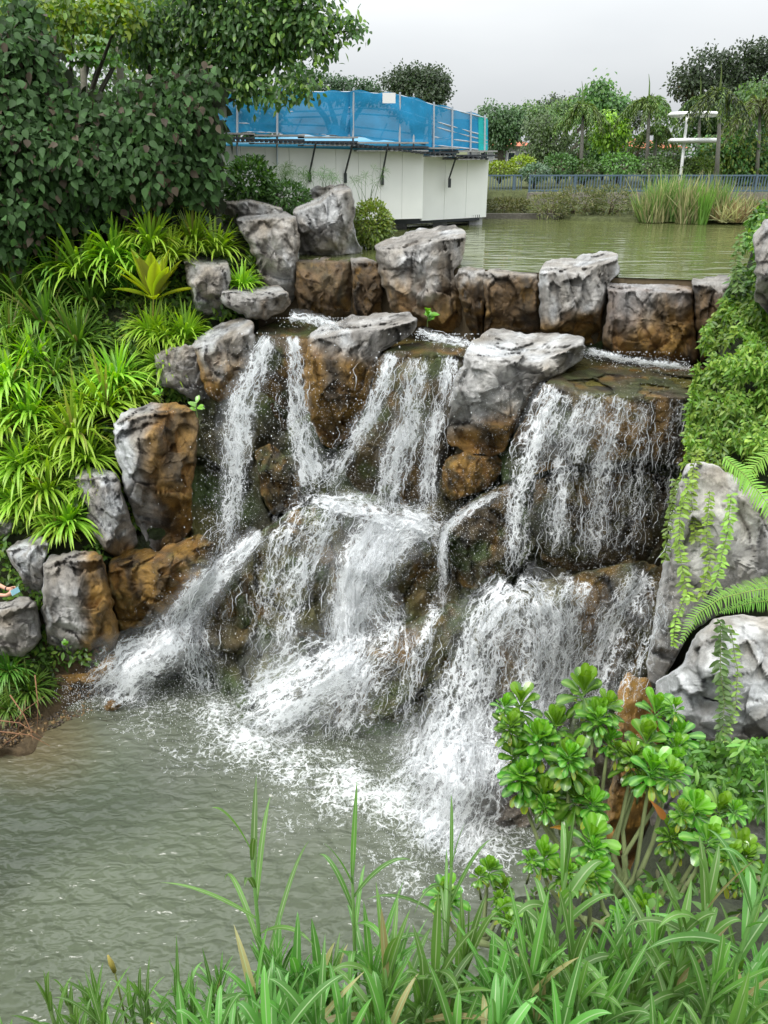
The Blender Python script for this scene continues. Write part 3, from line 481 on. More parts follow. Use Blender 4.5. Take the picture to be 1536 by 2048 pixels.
tag(mk('pool_water', base, gridf(*gx.shape)[:, ::-1], M['poolmat'], col=np.concatenate([cc, np.zeros(cc.shape[:-1] + (1,))], -1), attrs={'dens': dn}), 'murky grey green plunge pool with white foam at the foot of the falls', kind='structure')

# ------------------------------------------------------------------ falling water
def mf(Z):
    o = Z.copy()
    for a in (-1, 0, 1):
        for b in (-1, 0, 1): o = np.minimum(o, np.roll(np.roll(Z, a, 0), b, 1))
    return o
ZM = mf(ZB)
def drape(px, py):
    i = np.clip(((py + 100) / ZS).astype(int), 0, ZM.shape[0] - 1); j = np.clip(((px + 100) / ZS).astype(int), 0, ZM.shape[1] - 1)
    Y = ZM[i, j]; return np.minimum(np.where(Y > 50, cliffY(px, py), Y), Yz(np.maximum(py, 1330), .06))
# strokes: points (px, py), widths along them, strength, name of the fall they belong to
ST = [
 ('A', [(532, 662), (526, 700), (512, 750), (490, 790), (474, 840), (474, 920), (466, 1000), (452, 1075), (440, 1120)], [38, 44, 56, 72, 62, 56, 50, 44, 36], .62),
 ('A', [(505, 770), (470, 800), (450, 870), (440, 960), (430, 1060)], [30, 50, 50, 46, 40], .2),
 ('B', [(584, 668), (592, 740), (594, 820), (606, 900), (628, 960), (640, 1000)], [34, 36, 44, 62, 80, 80], .6),
 ('B', [(556, 700), (552, 760), (560, 840), (575, 900)], [20, 26, 26, 26], .2),
 ('C', [(788, 700), (770, 760), (742, 830), (700, 890), (664, 945), (640, 1000)], [30, 38, 42, 44, 50, 60], .55),
 ('D', [(836, 712), (824, 780), (816, 850), (792, 910), (776, 980), (770, 1044)], [54, 56, 62, 70, 58, 60], .62),
 ('E', [(905, 708), (888, 780), (870, 860), (858, 950), (850, 1045)], [44, 42, 40, 38, 46], .56),
 ('F', [(1125, 772), (1092, 830), (1066, 910), (1040, 980), (1034, 1080), (1024, 1175)], [80, 84, 76, 70, 60, 62], .5),
 ('F', [(1060, 972), (1000, 984), (940, 1016), (896, 1050), (884, 1100), (884, 1190)], [22, 18, 20, 24, 20, 22], .52),
 ('G', [(1190, 784), (1160, 850), (1126, 940), (1112, 1030), (1104, 1130)], [70, 70, 62, 56, 54], .47),
 ('G', [(1250, 790), (1222, 860), (1200, 960), (1192, 1060), (1180, 1140)], [44, 44, 50, 60, 66], .44),
 ('H', [(1300, 796), (1290, 870), (1276, 960), (1264, 1060), (1250, 1130)], [70, 70, 66, 70, 70], .3),
 ('H', [(1356, 796), (1350, 870), (1340, 960), (1326, 1060)], [50, 50, 46, 40], .27),
 ('I', [(530, 1060), (470, 1110), (410, 1170), (360, 1240), (310, 1300), (240, 1350), (170, 1398)], [22, 40, 50, 56, 80, 100, 80], .72),
 ('I', [(400, 1180), (385, 1250), (400, 1330), (420, 1400)], [50, 60, 80, 90], .42),
 ('J', [(650, 985), (600, 1030), (560, 1090), (540, 1170), (530, 1250), (510, 1330)], [70, 70, 70, 74, 74, 60], .33),
 ('J', [(690, 995), (640, 1070), (600, 1160), (575, 1250), (555, 1330)], [46, 46, 50, 50, 44], .42),
 ('K', [(620, 1000), (700, 1010), (780, 1030), (860, 1045), (900, 1060)], [40, 44, 56, 60, 40], .55),
 ('K', [(790, 1030), (740, 1080), (712, 1150), (700, 1230), (690, 1300), (640, 1350), (560, 1400), (470, 1450)], [64, 76, 76, 76, 100, 130, 140, 130], .72),
 ('K', [(860, 1040), (800, 1070), (760, 1110), (730, 1180)], [60, 70, 70, 60], .62),
 ('K', [(740, 1180), (780, 1240), (790, 1290), (740, 1340), (700, 1420), (660, 1500)], [60, 70, 70, 90, 110, 120], .4),
 ('L', [(870, 1050), (884, 1110), (886, 1180), (866, 1240), (836, 1320), (812, 1400), (800, 1480)], [34, 26, 26, 36, 44, 50, 60], .4),
 ('M', [(1040, 1175), (1000, 1210), (960, 1270), (950, 1340), (930, 1410), (890, 1480), (850, 1560), (800, 1620)], [80, 110, 110, 110, 130, 150, 160, 150], .56),
 ('M', [(1020, 1170), (1060, 1190), (1080, 1260), (1080, 1340), (1060, 1420), (1010, 1500), (980, 1600)], [60, 90, 100, 110, 130, 150, 150], .46),
 ('M', [(960, 1400), (940, 1470), (930, 1560), (900, 1640), (850, 1720)], [90, 130, 150, 160, 120], .6),
 ('N', [(1160, 1150), (1130, 1210), (1110, 1290), (1100, 1370), (1080, 1440)], [70, 90, 100, 90, 90], .42),
 ('O', [(1300, 1140), (1260, 1190), (1220, 1260), (1190, 1340), (1160, 1440)], [60, 80, 90, 100, 100], .42),
 ('P', [(574, 632), (610, 634), (650, 646), (690, 654)], [22, 24, 22, 14], .62),
 ('Q', [(830, 664), (870, 674), (910, 682), (950, 690)], [20, 22, 20, 14], .6),
 ('R', [(1168, 700), (1215, 712), (1260, 720), (1320, 728), (1392, 738)], [20, 18, 20, 18, 16], .58),
 ('O', [(1330, 1180), (1310, 1260), (1280, 1340), (1240, 1420)], [40, 50, 60, 60], .3),
]
LAB = dict(A='leftmost fall pouring from the green ledge down dark rock', B='narrow fall just left of the fluted orange boulder', C='slanting fall hugging the right side of the fluted orange boulder', D='thick white fall midway between fluted boulder and cap rock',
           E='straight narrow fall along the left side of the cap rock', F='fall down the right side of the cap rock with a thin arc leaping left', G='pair of lacy falls from the middle of the wide shelf', H='thin beaded curtain at the right end of the wide shelf',
           I='long white chute sweeping left down into the pool', J='lacy film of water over the left of the domed boulder', K='main white cascade over the domed boulder into the foam', L='thin trickle down the right edge of the domed boulder',
           M='heavy lower cascade left of the broad-leaved shrub', N='broken cascade over the large dark lower boulder', O='lower cascade against the pale right slab', P='churning white water under the squared ochre block', Q='churning white water under the wedge boulder', R='churning white water under the rosy topped boulder')
def resamp(pts, wd, st=7.):
    p = np.array(pts, float); d = np.concatenate([[0], np.cumsum(np.hypot(*np.diff(p, axis=0).T))]); n = max(4, int(d[-1] / st)); t = np.linspace(0, d[-1], n)
    q = np.stack([np.interp(t, d, p[:, 0]), np.interp(t, d, p[:, 1])], -1)
    for _ in range(4): q[1:-1] = (q[:-2] + q[2:]) / 2 * .5 + q[1:-1] * .5
    return q, np.interp(t, d, wd)
def ribbon(k, pts, wd, inten, wmul, off, seed, nc=15):
    q, w_ = resamp(pts, np.array(wd) * wmul); n = len(q); tg = np.gradient(q, axis=0); tg /= np.linalg.norm(tg, axis=1)[:, None]; nm = np.stack([-tg[:, 1], tg[:, 0]], -1)
    u = np.linspace(-1, 1, nc); wig = (fbm(np.stack([np.arange(n) / 9., np.full(n, seed * 7.), np.zeros(n)], -1), seed, 3) * .16)
    g = q[:, None] + nm[:, None] * ((u[None] + wig[:, None]) * w_[:, None] / 2)[..., None]; px, py = g[..., 0], g[..., 1]
    Y = drape(px, py) - off; Yc_ = np.minimum.accumulate(drape(q[:, 0], q[:, 1]) - off)
    Y = np.minimum.accumulate(Y, 0); Y = np.clip(Y, Yc_[:, None] - .3, Yc_[:, None] + .45)
    for _ in range(2): Y[:, 1:-1] = (Y[:, :-2] + Y[:, 1:-1] * 2 + Y[:, 2:]) / 4
    Y = np.minimum(Y, Yz(np.maximum(py, 1330), .07))
    p = P(px, py, Y); p3 = p * 4 + seed; Y = Y - .06 * fbm(p3, seed, 3); p = P(px, py, Y)
    s = np.concatenate([[0], np.cumsum(np.linalg.norm(np.diff(p[:, nc // 2], axis=0), axis=1))]); mw = (w_ * mpp(Y[:, nc // 2], q[:, 1]))
    uv = np.stack([u[None] * mw[:, None] / 2 + seed * 3.7, np.broadcast_to(s[:, None], (n, nc)) + seed * 5.1], -1)
    tt = np.arange(n) / (n - 1.); end = ss(0, .04, tt) * (1 - .75 * ss(.8, 1., tt))
    d = inten * np.clip(1 - np.abs(u) ** 2.2, 0, 1)[None] ** .8 * end[:, None] * (1 + .35 * fbm(p * 1.4, 9, 2))
    return p, uv, d
falls = {}
for i, (k, pts, wd, it) in enumerate(ST): falls.setdefault(k, []).append((i, pts, wd, min(.95, it * (1.12 if pts[0][1] < 960 else 1.2))))
for i, (k, pts, wd, it) in enumerate([('G', [(1240, 786), (1220, 860), (1205, 960), (1190, 1060), (1180, 1140)], [290, 300, 290, 270, 240], .26), ('K', [(700, 1010), (690, 1080), (680, 1180), (670, 1290), (640, 1380)], [260, 330, 380, 400, 380], .17), ('N', [(1150, 1150), (1130, 1230), (1110, 1330), (1080, 1430)], [300, 340, 360, 340], .2), ('D', [(800, 705), (790, 800), (780, 900), (760, 1010)], [200, 210, 220, 230], .17), ('M', [(900, 1240), (880, 1330), (860, 1430), (840, 1520)], [180, 220, 240, 260], .17), ('I', [(480, 1060), (430, 1160), (400, 1260), (380, 1360)], [120, 160, 180, 180], .25)]): falls[k].append((60 + i, pts, wd, it))
SEG = []                                                                       # samples along the streams for strands and drops
for k, lst in falls.items():
    root = empty('waterfall', P(*lst[0][1][0], float(drape(np.array(lst[0][1][0][0]), np.array(lst[0][1][0][1])))), LAB[k], 'waterfall', 'falls and cascades'); inv = Vector(root.location)
    for soft in (0, 1):
        V, UVs, D, Fs, n0 = [], [], [], [], 0
        for (i, pts, wd, it) in lst:
            for ps in range(2 if not soft else 1):
                p, uv, d = ribbon(k, pts, wd, it * (1 if not soft else .8) * (1 if ps == 0 else .85), ((.95, 1.3) if pts[0][1] < 960 else (1.1, 1.5))[ps] if not soft else (1.7 if pts[0][1] < 960 else 2.3), (.1, .22)[ps] if not soft else .35, i + 40 * ps + 80 * soft)
                Fs.append(gridf(*d.shape) + n0); n0 += d.size; V.append(p.reshape(-1, 3)); UVs.append(uv.reshape(-1, 2)); D.append(d.ravel())
                if not soft and ps == 0: SEG.append((k, *resamp(pts, wd), it))
        o = mk('spray_veil' if soft else 'white_water', np.concatenate(V) - np.array(inv), np.concatenate(Fs), M['mist' if soft else 'foam'], root, uv=np.concatenate(UVs), attrs={'dens': np.concatenate(D)})
# crisp filaments of water riding on each fall, and drops thrown off it
def strands(segs, n):
    V = []; S_ = 9
    lens = np.array([len(s[1]) * s[2].mean() * s[3] ** 1.3 for s in segs]); cnt = (n * lens / lens.sum()).astype(int)
    for (k, q, w_, it), c in zip(segs, cnt):
        if c < 1: continue
        m = len(q); span = np.minimum(m - 1.01, rng.uniform(2, 10, c)); s0 = rng.uniform(0, 1, c) * (m - 1 - span); off = np.clip(rng.normal(0, .42, c), -1.1, 1.1)
        t = s0[:, None] + np.linspace(0, 1, S_)[None] * span[:, None]; x = np.interp(t, np.arange(m), q[:, 0]); y = np.interp(t, np.arange(m), q[:, 1]); ww = np.interp(t, np.arange(m), w_)
        tg = np.gradient(q, axis=0); tg /= np.linalg.norm(tg, axis=1)[:, None]; nx = np.interp(t, np.arange(m), -tg[:, 1]); ny = np.interp(t, np.arange(m), tg[:, 0])
        kk = np.stack([t * .45 + rng.uniform(0, 99, c)[:, None], np.full(t.shape, 3.), np.zeros(t.shape)], -1); o_ = off[:, None] * ww / 1.7 + vn(kk) * 7 + vn(kk * 2.3) * 2.5
        x = x + nx * o_; y = y + ny * o_; Y = np.minimum.accumulate(drape(x, y) - .16, 1) - rng.uniform(0, .3, c)[:, None]; Y = np.minimum(Y, Yz(np.maximum(y, 1330), .1))
        r = rng.uniform(.35, 1.25, c)[:, None] * np.sin(np.linspace(.12, 3.02, S_))[None] * (1 + .5 * vn(kk * 3)); V.append((x, y, Y, r))
    x, y, Y, r = [np.concatenate(a) for a in zip(*V)]; N = len(x)
    a = P(x - r, y, Y); b = P(x + r, y - r * .2, Y); c = P(x, y + r * .4, Y - .02); v = np.stack([a, b, c], 2)      # N,S,3,3 triangular filament
    idx = np.arange(N * S_ * 3).reshape(N, S_, 3); f = []
    for j in range(3):
        j2 = (j + 1) % 3; f.append(np.stack([idx[:, :-1, j], idx[:, 1:, j], idx[:, 1:, j2], idx[:, :-1, j2]], -1).reshape(-1, 4))
    return v.reshape(-1, 3), np.concatenate(f)
def drops(x, y, Y, s):
    """elongated little octahedra"""
    p = P(x, y, Y); m = (mpp(Y, y) * s)[:, None]; o = np.array([[1, 0, 0], [0, 1, 0], [-1, 0, 0], [0, -1, 0], [0, 0, 1.5], [0, 0, -1.5]])
    v = p[:, None] + m[:, None] * o[None] * rng.uniform(.7, 1.3, (len(x), 6, 1)); f = np.array([[0, 1, 4], [1, 2, 4], [2, 3, 4], [3, 0, 4], [1, 0, 5], [2, 1, 5], [3, 2, 5], [0, 3, 5]])
    return v.reshape(-1, 3), (np.arange(len(x))[:, None, None] * 6 + f[None]).reshape(-1, 3)
v, f = strands(SEG, 1900)
tag(mk('water_strands', v, f, M['drop']), 'twisting white threads of water all over the falls', kind='stuff')
XS, YS_, DS, SZ = [], [], [], []
tot = sum(len(s[1]) * s[3] for s in SEG)
for (k, q, w_, it) in SEG:
    c = int(24000 * len(q) * it / tot); t = rng.uniform(0, 1, c) ** .8 * (len(q) - 1); x = np.interp(t, np.arange(len(q)), q[:, 0]); y = np.interp(t, np.arange(len(q)), q[:, 1]); ww = np.interp(t, np.arange(len(q)), w_)
    sprd = rng.standard_t(2.5, c) * (ww * .38 + 7); x = x + sprd; y = y + rng.normal(0, 14, c); y = np.maximum(y, q[0, 1] + 4)
    ok = (x > 150) & (x < 1350 + (y < 1000) * 30) & (y < 1760) & (np.abs(sprd) < 150); XS.append(x[ok]); YS_.append(y[ok]); SZ.append(rng.uniform(.3, .85, ok.sum()) * (1 + .8 * (rng.uniform(size=ok.sum()) > .9)))
c = 26000; x = rng.uniform(400, 1345, c); y = 760 + 760 * rng.uniform(0, 1, c) ** .8; k_ = (fbm(np.stack([x / 70, y / 110, x * 0], -1), 55, 3) > -.05) & (y < 1480 + (x - 600) * .35) & (x > 400 + (y < 980) * 0 - (y > 1200) * 60); x, y = x[k_], y[k_]; XS.append(x); YS_.append(y); SZ.append(rng.uniform(.22, .6, len(x)))
c = 5000; ft = np.array(FOOT)[rng.integers(0, 12, c)]; x = ft[:, 0] + rng.normal(0, .5, c) * ft[:, 2]; y = ft[:, 1] + rng.normal(0, .4, c) * ft[:, 2] - 10; XS.append(x); YS_.append(y); SZ.append(rng.uniform(.35, 1.0, c))
for (x0, x1, y0, y1, c) in ((578, 680, 636, 656, 200), (830, 950, 668, 698, 260), (1165, 1210, 704, 726, 100), (1215, 1390, 716, 742, 300)):   # churned water at the foot of the pond edge
    x = rng.uniform(x0, x1, c); y = y0 + (y1 - y0) * (x - x0) / (x1 - x0) * .7 + rng.normal(0, 5, c) * (1 + .5 * np.sin(x / 17.)) - 3 * np.sin(x / 11.); k_ = np.sin(x / 13.) + np.sin(x / 7.3 + 1) > -.6; x, y, c = x[k_], y[k_], int(k_.sum()); XS.append(x); YS_.append(y); SZ.append(rng.uniform(.4, 1.0, c))
x, y, s = np.concatenate(XS), np.concatenate(YS_), np.concatenate(SZ); Y = drape(x, y) - rng.uniform(.05, .7, len(x)) * (y > 740) - .05; Y = np.minimum(Y, Yz(np.maximum(y, 1330), .05) - .02)
fl = (y < 745) & (s > 0); Y = np.where(fl & (y > 620), np.minimum(Y, Yz(y, 7.9)), Y)
v, f = drops(x, y, Y, s)
tag(mk('water_drops', v, f, M['drop']), 'countless white drops thrown off the falls', kind='stuff')

# ------------------------------------------------------------------ far bank ground, fence, wall, houses
g = [(-60, 34.6), (0, 34.6), (4.6, 34.4), (7.2, 34.3), (8, 33.0), (14, 31.8), (24, 31.5), (60, 31.5)]
v = []
for x, y in g: v += [(x, y, PZ - .5), (x, y + .1, PZ + .12), (x, 37.5, PZ + .45), (x, 37.7, 10.3), (x, 60, 10.5), (x, 400, 11.0)]
v = np.array(v); fr = np.broadcast_to(np.array([.09, .105, .035, 0.]), (len(v), 4))
tag(mk('ground', v, gridf(len(g), 6)[:, ::-1], M['soil'], col=fr), 'planted ground beyond the far side of the pond', kind='structure')
v2 = np.array([(-400, -60, -6), (400, -60, -6), (400, 700, -6), (-400, 700, -6.)]); tag(mk('terrain', v2, np.array([[0, 1, 2, 3]]), M['soil'], col=np.broadcast_to(np.array([.06, .07, .03, 0]), (4, 4))), 'ground under everything reaching the horizon', kind='structure')
v3 = np.array([(-400, 399, 11.), (400, 399, 11.), (400, 900, 11.5), (-400, 900, 11.5)]); tag(mk('lawn', v3, np.array([[0, 1, 2, 3]]), M['soil'], col=np.broadcast_to(np.array([.05, .07, .03, 0]), (4, 4))), 'distant green ground at the horizon', kind='structure')
def fence(x0, x1, y, z0, z1, label, y1=None):
    y1 = y if y1 is None else y1; root = empty('railing_fence', (x0, y, z0), label, 'fence', 'railings on the far bank'); L = math.hypot(x1 - x0, y1 - y); rz = math.atan2(y1 - y, x1 - x0); n = int(L / .13)
    mb = MB()
    for i in range(n + 1): t = i / n; mb.box(((x1 - x0) * t, (y1 - y) * t, (z1 - z0) / 2), (.035, .05, z1 - z0 - .04), rz)
    mb.build('bars', M['fence'], root)
    mb = MB()
    for zz in (.05, z1 - z0 - .02): mb.box(((x1 - x0) / 2, (y1 - y) / 2, zz), (L, .07, .06), rz)
    mb.build('rail', M['fence'], root)
    for i in range(0, int(L / 2) + 1): t = min(1, i * 2 / L); mb = MB(); mb.box(((x1 - x0) * t, (y1 - y) * t - .03, (z1 - z0) / 2), (.08, .08, z1 - z0 + .04), rz); mb.build('post', M['fence'], root)
z0, z1 = P(1100, 384, 37.)[2], P(1100, 350, 37.)[2]; xa = P(1058, 384, 37.)[0]
fence(xa, 24, 37.0, z0, z1, 'long blue grey railing above the stone wall on the far bank')
z0b, z1b = P(1000, 386, 38.6)[2], P(1000, 350, 38.6)[2]; fence(2.0, xa - .1, 38.6, z0b, z1b, 'short blue grey railing between the white panels and the stone wall')
mb = MB(); x2 = P(1540, 384, 37.)[0]; zt = z0 - .04; zb = PZ - .3
mb.box(((xa + 26) / 2, 37.2, (zt + zb) / 2), (26 - xa, .5, zt - zb), 0, (.22, .2, .17)); M['stone'] = rockmat('stone', 6, .8)
tag(mb.build('stone_wall', M['stone']), 'rubble stone retaining wall under the long railing', 'wall')
mb = MB(); mb.box((3.2, 38.7, z0b - .12), (8, .5, .14), 0, (.05, .05, .05)); mb.build('deck_edge', M['dark']); tag(bpy.data.objects['deck_edge'], 'dark deck edge under the short railing', 'deck')
mb = MB(); mb.box((P(990, 440, 34.5)[0], 34.35, PZ + .05), (5.5, .3, .3), 0, (.12, .11, .09)); tag(mb.build('low_kerb', M['stone']), 'low stone edging at the waterline beside the white panels', 'kerb')
mb = MB(); mb.box((14, 48, 10.9), (26, .8, .5), 0, (.05, .09, .02)); 
def house(px, py, Y, wpx, hpx, label, rh, win):
    c = P(px, py, Y); m = mpp(Y, py); W = wpx * m; Hh = hpx * m; root = empty('house', (c[0], Y, 10.8), label, 'house', 'red roofed houses behind the trees'); zt = c[2] - 10.8
    mb = MB(); mb.box((0, 4, zt / 2), (W, 8, zt)); mb.build('wall', M['wall'], root)
    mb = MB(); r = rh * m; e = .6; v = [(-W / 2 - e, -e, zt), (W / 2 + e, -e, zt), (W / 2 + e, 8 + e, zt), (-W / 2 - e, 8 + e, zt), (-W / 2 + 2.5, 4, zt + r), (W / 2 - 2.5, 4, zt + r)]
    mb.add(v, [np.array([[0, 1, 5, 4], [2, 3, 4, 5], [0, 3, 2, 1]]), np.array([[1, 2, 5], [3, 0, 4]])]); mb.build('roof', M['tile'], root)
    for i in range(win):
        x = (i - (win - 1) / 2) * W / win; mb = MB(); mb.box((x, -.03, zt - .9), (W / win * .55, .1, 1.)); fw = mb.build('window', M['white'], root); mb = MB(); mb.box((x, -.07, zt - .9), (W / win * .45, .06, .8)); mb.build('pane', M['glass'], fw)
house(1010, 292, 68., 110, 40, 'red roofed house between the white panels and the palms', 18, 4)
house(1300, 296, 74., 130, 40, 'red roofed house behind the palms left of the ring lamp', 18, 5)
# ring lamp: white pole with two dished rings
c = P(1363, 347, 40.); top = P(1374, 236, 41.); root = empty('ring_lamp', c, 'white pole carrying two shallow disc rings one above the other', 'lamp post')
mb = MB(); mb.tube([(0, 0, -.6), tuple(top - c)], [.085, .06], 10); mb.build('pole', M['white'], root, True)
for px, py, rp in ((1388, 230, 50), (1388, 282, 50)):
    cc_ = P(px, py, 41.) - c; rr_ = rp * mpp(41., py); n = 40; th = np.arange(n) / n * 2 * np.pi; prof = [(.42, .0), (.5, .10), (.9, .15), (1, .06), (1, -.02), (.9, -.10), (.5, -.12), (.42, 0)]
    v = np.array([[[rr_ * r * math.cos(t), rr_ * r * math.sin(t), z * .8] for r, z in prof] for t in th]) + cc_; k_ = gridf(n, len(prof), True); mk('lamp_ring', v.reshape(-1, 3), k_[:, ::-1], M['white'], root)
    mb = MB(); mb.tube([cc_ + np.array([-rr_ * .45, 0, 0]), cc_ + np.array([rr_ * .45, 0, 0])], .04, 6); mb.build('spoke', M['white'], root)
# white hoarding over the pond with scaffold, netting and the curved roof it wraps
root = empty('site_hoarding', P(848, 436, 29.), 'white panelled hoarding standing over the pond', 'hoarding'); rl = np.array(root.location)
def quadbox(name, a, b, z0, z1, th, mat, root, rl):
    """vertical slab from plan point a to b"""
    d = np.array(b) - np.array(a); L = np.hypot(*d); n = np.array([d[1], -d[0]]) / L * th
    v = []
    for z in (z0, z1): v += [(a[0], a[1], z if np.isscalar(z) else z[0]), (b[0], b[1], z if np.isscalar(z) else z[1]), (b[0] - n[0], b[1] - n[1], z if np.isscalar(z) else z[1]), (a[0] - n[0], a[1] - n[1], z if np.isscalar(z) else z[0])]
    o = mk(name, np.array(v) - rl, np.array([[0, 3, 2, 1], [4, 5, 6, 7], [0, 1, 5, 4], [1, 2, 6, 5], [2, 3, 7, 6], [3, 0, 4, 7]]), mat, root, smooth=False); return o
A0, A1 = P(380, 290, 26.5), P(848, 303, 29.0); zb1 = P(848, 437, 29.)[2]
for i in range(10):
    t0, t1 = i / 10, (i + 1) / 10 - .0012; a = A0 * (1 - t0) + A1 * t0; b = A0 * (1 - t1) + A1 * t1; quadbox('panel', a[:2], b[:2], zb1, (a[2], b[2]), .12, M['paint'], root, rl)
B0, B1 = P(846, 312, 29.7), P(978, 318, 31.4); zb2 = P(974, 434, 31.4)[2]
for i in range(3):
    t0, t1 = i / 3, (i + 1) / 3 - .004; a = B0 * (1 - t0) + B1 * t0; b = B0 * (1 - t1) + B1 * t1; quadbox('panel', a[:2], b[:2], zb2, (a[2], b[2]), .12, M['paint'], root, rl)
B2 = B1 + np.array([-1.0, 6, 0]); quadbox('panel', B1[:2], B2[:2], zb2, B1[2], .12, M['paint'], root, rl)
mb = MB()
for i in range(46): t = i / 45; q = P(780, 440, 29.2) * (1 - t) + P(956, 440, 31.3) * t; mb.box((q[0] - rl[0], q[1] - rl[1] + .5, zb1 - rl[2] - .13), (.08, 1.2, .2))
q0, q1 = P(700, 440, 28.8), P(958, 440, 31.4)
mb.tube([q0 - rl + np.array([0, 1.2, -.05]), q1 - rl + np.array([0, 1.2, -.05])], .13, 4); mb.build('underframe', M['dark'], root)
for px in (800, 880, 950): mb = MB(); q = P(px, 442, 30.5 + (px - 800) / 130.); mb.box((q[0] - rl[0], q[1] - rl[1], -.45), (.5, .5, .55)); mb.build('pile', M['stone'], root)
def edge(px):                                                                   # plan line of the scaffold front
    return float(np.interp(px, [380, 848, 978, 1000], [26.4, 28.9, 31.3, 31.6]))
sc = empty('scaffold', P(707, 300, 28.), 'steel scaffold with board deck on top of the white hoarding', 'scaffold'); sl = np.array(sc.location)
NT = [(390, 178), (430, 180), (560, 176), (655, 183), (705, 181), (800, 188), (860, 206), (950, 228), (976, 235)]; NB = [(390, 262), (550, 268), (700, 273), (840, 290), (975, 303)]
ty = lambda px: float(np.interp(px, *zip(*NT))); by = lambda px: float(np.interp(px, *zip(*NB)))
for px in (420, 475, 555, 707, 800, 828, 868, 905, 942, 970):
    Y = edge(px) - .1; mb = MB(); lo = 330 if px < 560 else by(px) + 14; mb.tube([P(px - 1, lo, Y) - sl, P(px, ty(px) - 4, Y) - sl], .035, 6); mb.build('standard', M['steel'], sc)
for dt in (.03, .42, .55, .78, .97):
    mb = MB(); xs_ = [400, 475, 555, 640, 707, 800, 868, 942, 974]; mb.tube([P(x, ty(x) + (by(x) - ty(x)) * dt + (9 * math.sin(x / 70.) if dt in (.42, .55) else 0), edge(x) - .02) - sl for x in xs_], .025, 5); mb.build('ledger', M['steel'], sc)
for x in (470, 590, 655, 760, 845, 890, 925):
    mb = MB(); mb.tube([P(x, by(x) - 4, edge(x) + .3) - sl, P(x + 14, by(x) - 34, edge(x) + .3) - sl], .022, 5); mb.build('brace', M['steel'], sc)
for k, (dy, th_, mt) in enumerate(((3, .05, 'board'), (12, .06, 'dark'), (19, .04, 'board'))):
    mb = MB(); pr = [P(x, by(x) + dy, edge(x) - .25) - sl for x in (395, 500, 600, 707, 848, 900, 978)]
    for a, b in zip(pr[:-1], pr[1:]):
        d = b - a; mb.box((a + b) / 2 + np.array([0, .35, 0]), (np.linalg.norm(d[:2]) + .02, .9, th_), math.atan2(d[1], d[0]))
    mb.build('deck', M[mt], sc)
mb = MB()
for x in np.arange(400, 978, 9.5): mb.box(P(x, by(x) + 15, edge(x) - .45) - sl, (.05, .5, .07), .3)
mb.build('joists', M['dark'], sc)
for x, y1_, x2_, y2_ in ((632, 285, 619, 358), (706, 285, 690, 360), (776, 288, 764, 364), (913, 312, 898, 370)):
    mb = MB(); mb.tube([P(x, y1_, edge(x) - .45) - sl, P(x2_, y2_ - 12, edge(x) - .12) - sl], .032, 5); br = mb.build('prop', M['dark'], sc); mb = MB(); mb.box(P(x2_ + 1, y2_ - 4, edge(x) - .04) - sl, (.1, .12, .3)); mb.build('bracket', M['dark'], br)
net = empty('safety_net', P(700, 273, 28.), 'sky blue debris netting wrapped round the scaffold', 'netting'); nl = np.array(net.location)
def netsheet(x0, x1, mat, off=-.05, name='net_sheet', t0=0., t1=1.):
    xs_ = np.arange(x0, x1 + 1, 6.); n = 14; g = np.array([[P(x, ty(x) + (by(x) - ty(x)) * (t0 + (t1 - t0) * j / (n - 1)) + 2.5 * math.sin(x / 9.) * (j == 0 or j == n - 1), edge(x) + off) for j in range(n)] for x in xs_]); g[..., 1] += .12 * fbm(g * 1.4, 3, 4); mk(name, g.reshape(-1, 3) - nl, gridf(len(xs_), n), mat, net)
netsheet(390, 705, M['net']); netsheet(700, 862, M['net'], -.12); netsheet(856, 960, M['net']); netsheet(957, 978, M['net_green'], -.08)
g = []
xa_, xb_ = P(976, 240, 31.5), P(976, 300, 31.5); v = [xa_, xb_, xb_ + np.array([-.9, 5, 0]), xa_ + np.array([-.9, 5, .2])]; mk('net_sheet', np.array(v) - nl, np.array([[0, 1, 2, 3]]), M['net'], net)
rf = empty('curved_building', (-3.3, 35.5, 11.2), 'round flat roofed building behind the blue netting', 'building'); th = np.linspace(0, 2 * np.pi, 72, endpoint=False)
for nm, mt, prof in (('wall', 'roofblue', [(6.2, -.2), (6.2, .75)]), ('roof', 'roofblue', [(6.2, .75), (7.3, .85), (7.35, 1.02), (6.9, 1.12), (.01, 1.35)])):
    v = np.array([[[r * math.cos(t) * 1.02, r * math.sin(t) * .75, z] for r, z in prof] for t in th]); mk(nm, v.reshape(-1, 3), gridf(72, len(prof), True), M[mt], rf)
mb = MB(); mb.box(P(778, 196, 28.2), (.42, .02, .3), .1); tag(mb.build('notice', M['white']), 'small white notice tied to the blue netting near its top', 'sign')

